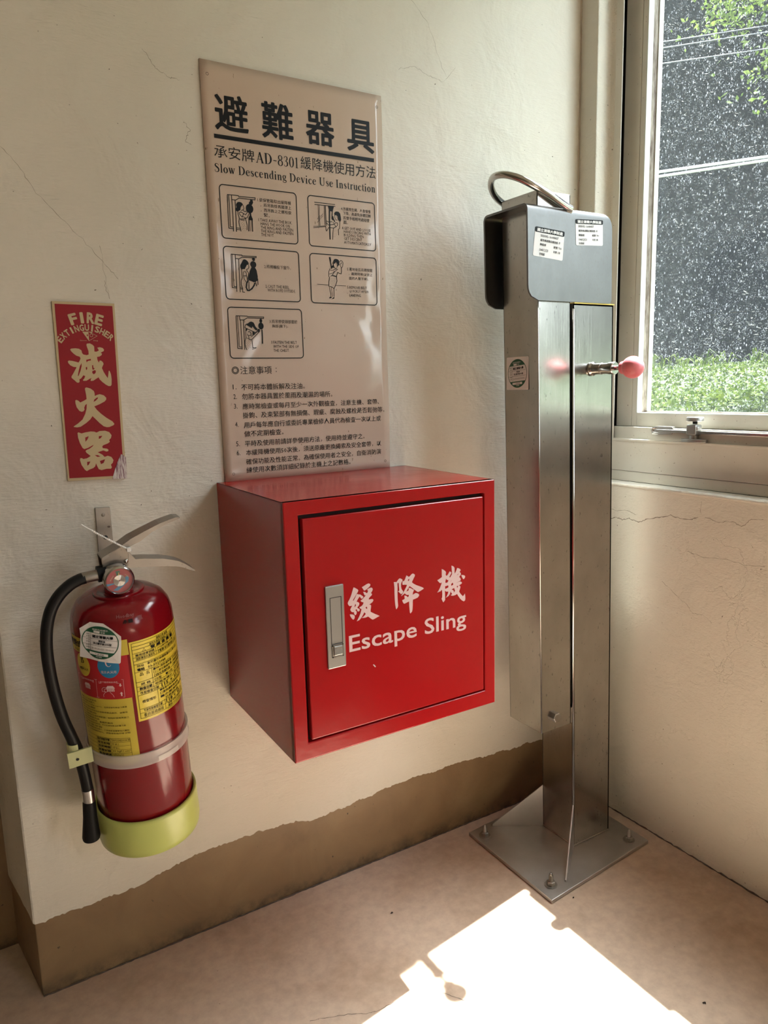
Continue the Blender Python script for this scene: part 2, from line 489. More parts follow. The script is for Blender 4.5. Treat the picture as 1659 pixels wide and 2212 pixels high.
def steel(name, base=(0.45, 0.43, 0.40), rough=0.21, sc=(60, 60, 1.2), spots=True, bump_s=0.03, spot_scale=190, spot_hi=.33):
    m = mat(name, base, rough, metal=1.0)
    w_ = coords(m, sc, 'World'); v_ = coords(m, (1, 1, 0.6), 'World')
    g = noise(m, w_, 6, 4, 0.6); bl = noise(m, v_, 12, 5, 0.6)
    c = ramp(m, bl, 'Fac', [(0.3, tuple(x * 0.78 for x in base)), (0.7, base)])
    last = (c, 'Color')
    if spots:
        s = noise(m, coords(m, (1, 1, 0.55), 'World'), spot_scale, 2)
        sr = ramp(m, s, 'Fac', [(spot_hi - .06, 0.7), (spot_hi, 0.0)])
        x = mix(m, (sr, 'Color'), (c, 'Color'), (0.16, 0.15, 0.14)); last = (x, 2)
    K(m, last[0], last[1], P(m), 'Base Color')
    rr = ramp(m, g, 'Fac', [(0.3, rough * 0.92), (0.7, rough * 1.12)]); K(m, rr, 'Color', P(m), 'Roughness')
    bump(m, [(g, 'Fac', bump_s, 0.0004)])
    return m
M_steel = steel('brushed_stainless')
M_plate = steel('stained_base_steel', (0.58, 0.56, 0.55), 0.38, (4, 4, 4), False, 0.0)
M_steel2 = steel('polished_stainless_bar', (0.62, 0.60, 0.57), 0.16, (20, 20, 20), False)
M_weld = mat('weld_bead', (0.30, 0.27, 0.24), 0.4, metal=1.0)
_w = coords(M_weld, (1, 1, 1), 'World'); bump(M_weld, [(noise(M_weld, _w, 220, 3), 'Fac', 0.9, 0.002)])
M_dull = steel('dull_cast_steel', (0.40, 0.38, 0.35), 0.38, (6, 6, 6))
M_rusty = steel('rust_flecked_steel', (0.36, 0.33, 0.29), 0.42, (10, 10, 10))
M_bolt = mat('zinc_bolt', (0.62, 0.61, 0.60), 0.25, metal=1.0)
M_brass = mat('brass_lip', (0.75, 0.52, 0.16), 0.3, metal=1.0)
M_dark = mat('black_void', (0.006, 0.006, 0.006), 0.8)
M_pink = mat('pink_plastic_ball', (0.72, 0.17, 0.20), 0.38, spec=0.5)
_w = coords(M_pink, (1, 1, 1), 'World'); _n = noise(M_pink, _w, 60, 3)
_c = ramp(M_pink, _n, 'Fac', [(0.35, (0.66, 0.13, 0.16)), (0.7, (0.76, 0.22, 0.25))]); K(M_pink, _c, 'Color', P(M_pink), 'Base Color')

M_alu = mat('cream_window_aluminium', (0.60, 0.575, 0.495), 0.42, spec=0.5)
_w = coords(M_alu, (1, 1, 1), 'World'); _n = noise(M_alu, _w, 210, 2); _n2 = noise(M_alu, _w, 6, 4, 0.6)
_c = ramp(M_alu, _n2, 'Fac', [(0.3, (0.60, 0.58, 0.51)), (0.7, (0.68, 0.66, 0.595))])
_s = ramp(M_alu, _n, 'Fac', [(0.25, 1.0), (0.28, 0.0)])
_x = mix(M_alu, (_s, 'Color'), (_c, 'Color'), (0.16, 0.13, 0.10)); K(M_alu, _x, 2, P(M_alu), 'Base Color')
M_white = mat('white_glazing_bead', (0.62, 0.64, 0.60), 0.4)
M_gask = mat('dirty_gasket', (0.20, 0.155, 0.12), 0.7)
_w = coords(M_gask, (3, 3, 0.5), 'World'); _n = noise(M_gask, _w, 30, 5, 0.7)
_c = ramp(M_gask, _n, 'Fac', [(0.35, (0.10, 0.065, 0.045)), (0.65, (0.42, 0.38, 0.32))]); K(M_gask, _c, 'Color', P(M_gask), 'Base Color')
M_plaster = mat('white_plaster_edge', (0.80, 0.80, 0.78), 0.7)
_w = coords(M_plaster, (1, 1, 1), 'World'); bump(M_plaster, [(noise(M_plaster, _w, 70, 5, 0.65), 'Fac', 0.6, 0.003)])
M_caulk = mat('crumbling_caulk', (0.55, 0.49, 0.40), 0.75)
M_zinc = mat('grey_zinc_casting', (0.42, 0.42, 0.41), 0.38, metal=0.85)

# dirty glass: clear pane, dried rain spots and a film of dust that catch the light
M_glass = bpy.data.materials.new('dirty_glass'); M_glass.use_nodes = True
_t = M_glass.node_tree; _t.nodes.clear()
_o = N(M_glass, 'OutputMaterial')
_tr = N(M_glass, 'BsdfTransparent'); _tr.inputs[0].default_value = (0.93, 0.97, 0.96, 1)
_gl = N(M_glass, 'BsdfGlossy'); _gl.inputs['Roughness'].default_value = 0.02
_ge = N(M_glass, 'NewGeometry'); _dt = N(M_glass, 'VectorMath', operation='DOT_PRODUCT'); K(M_glass, _ge, 'Normal', _dt, 0); K(M_glass, _ge, 'Incoming', _dt, 1)
_ab = N(M_glass, 'Math', operation='ABSOLUTE'); K(M_glass, _dt, 'Value', _ab, 0)
_on = N(M_glass, 'Math', operation='SUBTRACT'); _on.inputs[0].default_value = 1.0; K(M_glass, _ab, 0, _on, 1)
_pw = N(M_glass, 'Math', operation='POWER'); K(M_glass, _on, 0, _pw, 0); _pw.inputs[1].default_value = 5.0
_fr = N(M_glass, 'Math', operation='MULTIPLY_ADD'); K(M_glass, _pw, 0, _fr, 0); _fr.inputs[1].default_value = 0.9; _fr.inputs[2].default_value = 0.035
_m1 = N(M_glass, 'MixShader'); K(M_glass, _fr, 0, _m1, 0); K(M_glass, _tr, 0, _m1, 1); K(M_glass, _gl, 0, _m1, 2)
_df = N(M_glass, 'BsdfDiffuse'); _df.inputs[0].default_value = (0.76, 0.83, 0.92, 1)
_tl = N(M_glass, 'BsdfTranslucent'); _tl.inputs[0].default_value = (0.74, 0.82, 0.93, 1)
_m2 = N(M_glass, 'MixShader'); _m2.inputs[0].default_value = 0.6; K(M_glass, _df, 0, _m2, 1); K(M_glass, _tl, 0, _m2, 2)
_mp = coords(M_glass, (1, 1, 0.62), 'World', rot=(0.35, 0, 0))
_v = N(M_glass, 'TexVoronoi'); _v.inputs['Scale'].default_value = 430; K(M_glass, _mp, 'Vector', _v, 'Vector')
_vr = ramp(M_glass, _v, 'Distance', [(0.16, 1.0), (0.34, 0.0)])
_v2 = N(M_glass, 'TexVoronoi'); _v2.inputs['Scale'].default_value = 110; K(M_glass, _mp, 'Vector', _v2, 'Vector')
_vr2 = ramp(M_glass, _v2, 'Distance', [(0.10, 1.0), (0.20, 0.0)])
_mp2 = coords(M_glass, (1, 1, 1), 'World')
_nn = noise(M_glass, _mp2, 60, 4, 0.6); _nr = ramp(M_glass, _nn, 'Fac', [(0.42, 0.0), (0.62, 1.0)])
_nb = noise(M_glass, _mp2, 3.0, 3, 0.5); _nbr = ramp(M_glass, _nb, 'Fac', [(0.3, 0.35), (0.7, 1.0)])
_ma = N(M_glass, 'Math', operation='MULTIPLY'); K(M_glass, _vr, 'Color', _ma, 0); K(M_glass, _nr, 'Color', _ma, 1)
_mb = N(M_glass, 'Math', operation='MAXIMUM'); K(M_glass, _ma, 0, _mb, 0); K(M_glass, _vr2, 'Color', _mb, 1)
_mc = N(M_glass, 'Math', operation='MULTIPLY'); K(M_glass, _mb, 0, _mc, 0); K(M_glass, _nbr, 'Color', _mc, 1)
_md = N(M_glass, 'Math', operation='MULTIPLY_ADD'); K(M_glass, _mc, 0, _md, 0); _md.inputs[1].default_value = 0.20; _md.inputs[2].default_value = 0.009
_m3 = N(M_glass, 'MixShader'); K(M_glass, _md, 0, _m3, 0); K(M_glass, _m1, 0, _m3, 1); K(M_glass, _m2, 0, _m3, 2)
K(M_glass, _m3, 0, _o, 0)

M_acryl = mat('taupe_acrylic_sheet', (0.54, 0.43, 0.345), 0.10, spec=0.38)
_w = coords(M_acryl, (1, 1, 1), 'World'); _n = noise(M_acryl, _w, 5.5, 2, 0.5, 0.6)
_n2 = noise(M_acryl, coords(M_acryl, (1, 1, 0.4), 'World', rot=(0, 0.3, 0)), 170, 2); _s = ramp(M_acryl, _n2, 'Fac', [(0.24, 1.0), (0.28, 0.0)])
_x = mix(M_acryl, (_s, 'Color'), (0.54, 0.43, 0.345), (0.24, 0.18, 0.12)); K(M_acryl, _x, 2, P(M_acryl), 'Base Color')
bump(M_acryl, [(_n, 'Fac', 0.6, 0.012)])
M_ink = mat('black_print', (0.006, 0.006, 0.006), 0.45, spec=0.2)
M_cream = mat('cream_print', (0.52, 0.41, 0.24), 0.45, spec=0.2)
M_signred = mat('sign_red', (0.27, 0.008, 0.014), 0.45, spec=0.2)
M_scr = mat('scraped_acrylic', (0.62, 0.55, 0.52), 0.6)
_w = coords(M_scr, (9, 9, 1), 'World', rot=(0, 0.35, 0)); _n = noise(M_scr, _w, 40, 5, 0.7)
_c = ramp(M_scr, _n, 'Fac', [(0.42, (0.22, 0.10, 0.13)), (0.56, (0.66, 0.60, 0.57))]); K(M_scr, _c, 'Color', P(M_scr), 'Base Color')
M_pw = mat('pinkish_white_print', (0.72, 0.52, 0.53), 0.45)
M_rubber = mat('black_rubber_hose', (0.008, 0.008, 0.008), 0.42, spec=0.25)
M_bplast = mat('black_plastic', (0.005, 0.005, 0.005), 0.5, spec=0.25)
M_boot = mat('lime_plastic_boot', (0.50, 0.56, 0.16), 0.3, spec=0.5, **{'Subsurface Weight': 0.15, 'Subsurface Radius': (0.01, 0.01, 0.004)})
_w = coords(M_boot, (1, 1, 3), 'World'); _n = noise(M_boot, _w, 35, 5, 0.7)
_s = ramp(M_boot, _n, 'Fac', [(0.27, 1.0), (0.31, 0.0)]); _x = mix(M_boot, (_s, 'Color'), (0.50, 0.56, 0.16), (0.08, 0.08, 0.03)); K(M_boot, _x, 2, P(M_boot), 'Base Color')
bump(M_boot, [(_n, 'Fac', 0.2, 0.001)])
M_clip = mat('pale_lime_clip', (0.48, 0.50, 0.26), 0.45)
M_band = bpy.data.materials.new('clear_plastic_band'); M_band.use_nodes = True
_b = P(M_band); _b.inputs['Base Color'].default_value = (0.75, 0.70, 0.66, 1); _b.inputs['Roughness'].default_value = 0.25; _b.inputs['Alpha'].default_value = 0.55
M_tie = mat('white_nylon_tie', (0.75, 0.75, 0.73), 0.4)
M_yel = mat('yellow_label', (0.76, 0.60, 0.06), 0.3)
M_yel2 = mat('dull_yellow_label', (0.55, 0.43, 0.05), 0.4)
M_lred = mat('label_red', (0.40, 0.01, 0.018), 0.35)
M_lblue = mat('label_blue', (0.02, 0.20, 0.40), 0.35)
M_paper = mat('sticker_white', (0.72, 0.70, 0.69), 0.35)
M_green = mat('sticker_green', (0.012, 0.09, 0.045), 0.4)
M_gauger = mat('gauge_red', (0.35, 0.02, 0.03), 0.3)
M_orange = mat('needle_orange', (0.75, 0.40, 0.06), 0.4)
M_lens = bpy.data.materials.new('gauge_lens'); M_lens.use_nodes = True
_b = P(M_lens); _b.inputs['Alpha'].default_value = 0.12; _b.inputs['Roughness'].default_value = 0.04

def leafm(name, col, col2, tr=0.35):
    m = bpy.data.materials.new(name); m.use_nodes = True
    b = P(m); m.node_tree.nodes.remove(m.node_tree.nodes['Material Output'])
    o = N(m, 'OutputMaterial')
    g = N(m, 'NewGeometry'); r = ramp(m, g, 'Random Per Island', [(0.0, col), (1.0, col2)])
    K(m, r, 'Color', b, 'Base Color'); b.inputs['Roughness'].default_value = 0.7; b.inputs['Specular IOR Level'].default_value = 0.12
    t = N(m, 'BsdfTranslucent'); K(m, r, 'Color', t, 0)
    x = N(m, 'MixShader'); x.inputs[0].default_value = tr
    K(m, b, 0, x, 1); K(m, t, 0, x, 2); K(m, x, 0, o, 0)
    return m
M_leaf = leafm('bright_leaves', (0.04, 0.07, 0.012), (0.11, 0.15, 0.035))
M_leafd = leafm('shade_toned_leaves', (0.002, 0.004, 0.003), (0.008, 0.011, 0.008), 0.10)  # canopy shade over the wood is put into these dark leaf colours
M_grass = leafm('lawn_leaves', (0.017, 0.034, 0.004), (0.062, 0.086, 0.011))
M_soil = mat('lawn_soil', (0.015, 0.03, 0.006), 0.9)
M_hill = mat('shade_toned_hillside', (0.004, 0.005, 0.005), 0.95, spec=0.0)  # ground under the wood, tree shade painted into its colour
M_bark = mat('bark', (0.018, 0.015, 0.013), 0.9)
M_cable = mat('pale_cable', (0.30, 0.31, 0.31), 0.4)
M_cabled = mat('grey_cable', (0.10, 0.105, 0.12), 0.5)
M_pole = mat('grey_pole', (0.035, 0.042, 0.055), 0.7, spec=0.1)


# outlines of the brush lettering and of the line drawings, in tenths of a millimetre on their sign (x, z pairs)
BRUSH_SIGN = {
 'mie': [[-11115,11330,-11070,11335,-11030,11313,-11007,11285,-11009,11204,-10977,11201,-10937,11223,-10949,11244,-10960,11266,-10921,11274,-10877,11262,-10857,11237,-10862,11213,-10892,11198,-10914,11186,-10893,11169,-10904,11146,-10934,11125,-10977,11117,-10974,11070,-10957,11026,-10940,11058,-10918,11058,-10892,11033,-10883,11004,-10902,10967,-10915,10938,-10892,10872,-10861,10813,-10836,10772,-10825,10819,-10811,10893,-10797,10890,-10780,10834,-10776,10752,-10785,10663,-10801,10642,-10833,10642,-10874,10665,-10927,10711,-10966,10755,-10980,10789,-11022,10764,-11067,10735,-11102,10731,-11111,10743,-11091,10779,-11127,10763,-11172,10737,-11214,10735,-11229,10745,-11203,10774,-11186,10810,-11213,10825,-11236,10796,-11252,10775,-11281,10761,-11280,10725,-11292,10707,-11320,10708,-11358,10748,-11396,10784,-11398,10806,-11369,10849,-11313,10942,-11307,10956,-11352,10960,-11398,10986,-11426,11022,-11430,11050,-11411,11062,-11357,11054,-11304,11040,-11270,11028,-11250,11057,-11233,11093,-11241,11121,-11295,11140,-11333,11172,-11364,11207,-11378,11236,-11360,11250,-11298,11255,-11244,11248,-11208,11222,-11202,11179,-11183,11157,-11135,11146,-11102,11157,-11101,11215,-11117,11273,-11124,11309],[-11149,11071,-11078,11088,-11073,11063,-11123,11053,-11146,11030],[-11167,10948,-11145,10962,-11144,10926,-11164,10904],[-11066,10983,-11047,10986,-11048,10947,-11027,10928,-11059,10907,-11068,10932],[-11070,10889,-11031,10906,-11013,10895,-11021,10859,-11051,10837,-11073,10860],[-11226,11021,-11227,10970,-11250,10898,-11290,10812,-11300,10819,-11283,10884,-11255,10970]],
 'huo': [[-11203,10621,-11181,10628,-11120,10607,-11074,10567,-11065,10530,-11066,10485,-11030,10502,-10987,10513,-10924,10493,-10889,10451,-10892,10421,-10919,10392,-11001,10350,-11089,10316,-11052,10256,-10987,10186,-10906,10116,-10824,10059,-10795,10016,-10808,9995,-10876,9968,-10919,9966,-10968,9983,-11028,10039,-11093,10116,-11131,10158,-11171,10105,-11240,10049,-11329,9994,-11385,9985,-11437,9995,-11432,10006,-11366,10047,-11290,10110,-11241,10197,-11212,10284,-11202,10362,-11228,10343,-11248,10300,-11245,10270,-11265,10242,-11293,10236,-11326,10252,-11363,10312,-11375,10378,-11374,10421,-11359,10431,-11332,10420,-11300,10387,-11250,10410,-11198,10438,-11199,10504,-11209,10599],[-11094,10390,-11080,10427,-11042,10455,-11019,10466,-11025,10440,-11060,10407]],
 'qi': [[-11387,9893,-11372,9903,-11325,9883,-11267,9897,-11182,9908,-11126,9902,-11091,9885,-11039,9908,-10953,9908,-10890,9882,-10856,9827,-10870,9782,-10902,9749,-10893,9718,-10928,9695,-11003,9669,-11022,9648,-11014,9620,-10950,9608,-10927,9589,-10932,9566,-10961,9560,-11010,9583,-11054,9571,-11101,9558,-11030,9512,-10998,9472,-10946,9488,-10889,9464,-10860,9409,-10876,9364,-10908,9336,-10897,9289,-10913,9267,-10979,9272,-11067,9256,-11109,9275,-11130,9330,-11143,9376,-11162,9325,-11193,9300,-11259,9279,-11299,9257,-11329,9285,-11371,9364,-11389,9447,-11382,9477,-11361,9478,-11334,9461,-11277,9469,-11217,9503,-11233,9519,-11276,9559,-11290,9590,-11272,9607,-11228,9623,-11175,9658,-11152,9686,-11181,9673,-11248,9640,-11306,9624,-11332,9645,-11366,9729,-11386,9819],[-11275,9813,-11220,9832,-11242,9781,-11278,9742],[-11061,9823,-11003,9828,-11035,9787,-11065,9778],[-11152,9513,-11103,9510,-11062,9484,-11112,9480],[-11282,9409,-11230,9413,-11258,9362,-11285,9346],[-11080,9410,-10994,9434,-11021,9375,-11066,9355]],
}
BRUSH_DOOR = {
 'huan': [[-8005,7395,-7981,7384,-7949,7362,-7927,7344,-7921,7328,-7931,7308,-7961,7269,-7986,7237,-8012,7204,-8027,7183,-8017,7178,-8004,7188,-7983,7221,-7961,7258,-7952,7275,-7932,7273,-7904,7257,-7898,7265,-7868,7242,-7840,7220,-7831,7208,-7845,7193,-7860,7183,-7876,7191,-7885,7208,-7901,7227,-7922,7203,-7944,7176,-7959,7151,-7941,7146,-7921,7133,-7910,7113,-7912,7095,-7927,7075,-7953,7050,-7929,7035,-7909,7018,-7904,7004,-7914,6990,-7930,6984,-7949,6994,-7956,7014,-7961,7030,-7974,7026,-7986,7016,-7973,7002,-7963,6986,-7964,6960,-7973,6943,-7990,6933,-8001,6945,-8011,6965,-8014,6991,-8036,6992,-8056,7003,-8071,7024,-8077,7043,-8066,7064,-8040,7101,-8064,7102,-8084,7100,-8100,7114,-8115,7138,-8118,7161,-8105,7184,-8084,7213,-8063,7250,-8045,7291,-8027,7339],[-7980,7122,-7971,7094,-7997,7066,-8001,7074,-7991,7105],[-8090,6965,-8054,6960,-8022,6947,-8004,6929,-8000,6908,-8008,6883,-8023,6866,-8041,6875,-8064,6905,-8081,6938],[-7855,7372,-7813,7387,-7771,7406,-7734,7415,-7714,7409,-7697,7394,-7698,7375,-7720,7353,-7753,7333,-7783,7316,-7812,7308,-7822,7319,-7835,7343],[-7762,7312,-7733,7329,-7704,7337,-7679,7337,-7662,7325,-7655,7305,-7664,7281,-7690,7248,-7670,7226,-7679,7209,-7709,7188,-7730,7170,-7736,7148,-7706,7147,-7671,7146,-7652,7134,-7649,7118,-7666,7095,-7700,7075,-7732,7064,-7709,7058,-7695,7042,-7698,7011,-7706,6975,-7708,6940,-7684,6923,-7623,6885,-7577,6860,-7540,6837,-7582,6825,-7634,6808,-7672,6800,-7696,6816,-7733,6849,-7757,6869,-7787,6862,-7824,6859,-7879,6868,-7852,6876,-7823,6896,-7797,6921,-7825,6953,-7838,6929,-7864,6893,-7886,6867,-7919,6840,-7967,6829,-7943,6863,-7917,6903,-7895,6947,-7881,6989,-7872,7015,-7888,7020,-7906,7038,-7910,7052,-7879,7059,-7849,7080,-7834,7103,-7835,7121,-7856,7127,-7876,7140,-7887,7155,-7858,7170,-7833,7188,-7807,7209,-7782,7229,-7807,7229,-7818,7252,-7833,7291,-7809,7287,-7784,7273,-7762,7255,-7751,7273,-7742,7294,-7750,7305],[-7778,7039,-7768,7020,-7770,6995,-7788,7009,-7801,7024]],
 'jiang': [[-7254,7357,-7233,7357,-7203,7350,-7172,7381,-7149,7400,-7130,7402,-7106,7389,-7082,7370,-7085,7356,-7103,7332,-7113,7307,-7116,7262,-7106,7215,-7075,7173,-7079,7153,-7100,7134,-7122,7134,-7139,7152,-7160,7174,-7179,7187,-7151,7196,-7152,7234,-7157,7276,-7160,7330,-7182,7331,-7185,7304,-7184,7258,-7187,7183,-7188,7088,-7186,7012,-7181,6946,-7189,6917,-7218,6889,-7226,6908,-7235,6963,-7243,7060,-7245,7174,-7244,7268,-7249,7326],[-7004,7432,-6978,7414,-6959,7398,-6934,7411,-6902,7437,-6880,7445,-6858,7435,-6836,7415,-6841,7393,-6864,7358,-6901,7299,-6866,7267,-6813,7235,-6756,7208,-6702,7182,-6675,7166,-6663,7150,-6689,7139,-6735,7121,-6780,7110,-6803,7123,-6855,7165,-6912,7213,-6947,7240,-6970,7215,-7016,7157,-6984,7164,-6966,7176,-6968,7211,-6939,7208,-6913,7194,-6895,7177,-6864,7166,-6867,7144,-6883,7120,-6891,7081,-6862,7091,-6830,7101,-6799,7092,-6768,7073,-6759,7056,-6769,7034,-6792,7015,-6837,7004,-6886,6997,-6892,6959,-6893,6901,-6899,6833,-6909,6796,-6941,6767,-6952,6785,-6957,6836,-6962,6914,-6962,6979,-6998,6972,-7034,6961,-7060,6957,-7076,6969,-7090,6998,-7098,7023,-7072,7030,-7049,7039,-7051,7068,-7055,7095,-7022,7088,-7000,7069,-6989,7055,-6969,7069,-6966,7095,-6995,7095,-7021,7109,-7047,7132,-7083,7112,-7116,7095,-7109,7109,-7073,7152,-7046,7189,-7018,7230,-6997,7269,-7043,7280,-7078,7282,-7087,7295,-7086,7325,-7083,7344,-7050,7346,-7032,7374,-7018,7405],[-6948,7364,-6958,7331,-6976,7332,-6978,7350,-6968,7361]],
 'ji': [[-6288,7430,-6251,7411,-6214,7381,-6200,7360,-6205,7337,-6208,7314,-6187,7293,-6163,7311,-6144,7335,-6122,7365,-6101,7352,-6083,7332,-6131,7268,-6117,7252,-6073,7308,-6073,7332,-6077,7376,-6081,7424,-6084,7458,-6062,7452,-6033,7432,-6017,7406,-6018,7355,-6018,7306,-5996,7332,-5977,7365,-5962,7400,-5929,7389,-5897,7368,-5888,7347,-5910,7319,-5891,7304,-5882,7282,-5891,7260,-5921,7235,-5897,7209,-5886,7183,-5897,7161,-5926,7154,-5994,7137,-5956,7143,-5922,7149,-5883,7145,-5861,7124,-5869,7105,-5908,7091,-5927,7082,-5901,7066,-5896,7049,-5909,7011,-5926,6974,-5900,6934,-5847,6876,-5828,6885,-5800,6917,-5793,6871,-5791,6822,-5799,6791,-5824,6779,-5858,6798,-5901,6837,-5939,6888,-5970,6938,-6006,6924,-6054,6920,-6088,6926,-6107,6943,-6073,6951,-6097,6987,-6106,7009,-6121,6967,-6150,6933,-6212,6910,-6188,6939,-6163,6983,-6156,7015,-6186,7014,-6210,7024,-6229,7041,-6227,6986,-6226,6926,-6226,6875,-6262,6839,-6279,6860,-6301,6908,-6287,6933,-6283,6995,-6289,7067,-6322,7045,-6390,7033,-6364,7060,-6331,7106,-6307,7153,-6290,7193,-6325,7189,-6352,7211,-6384,7248,-6347,7261,-6288,7289,-6289,7350],[-6199,7248,-6183,7223,-6150,7212,-6160,7192,-6179,7171,-6219,7178,-6214,7209],[-6223,7117,-6190,7116,-6161,7123,-6152,7104,-6157,7085,-6221,7068],[-6075,7152,-6054,7149,-6049,7116,-6093,7102,-6095,7130],[-6086,7037,-6031,7056,-6013,7001,-6039,6970,-6039,7001,-6053,7020],[-6089,7202,-6087,7192,-6108,7178],[-5934,7299,-5939,7283,-5978,7268],[-5976,7076,-5942,7081,-5962,7042],[-5874,7261,-5833,7253,-5800,7238,-5790,7220,-5800,7194,-5824,7176,-5844,7193,-5863,7228]],
}
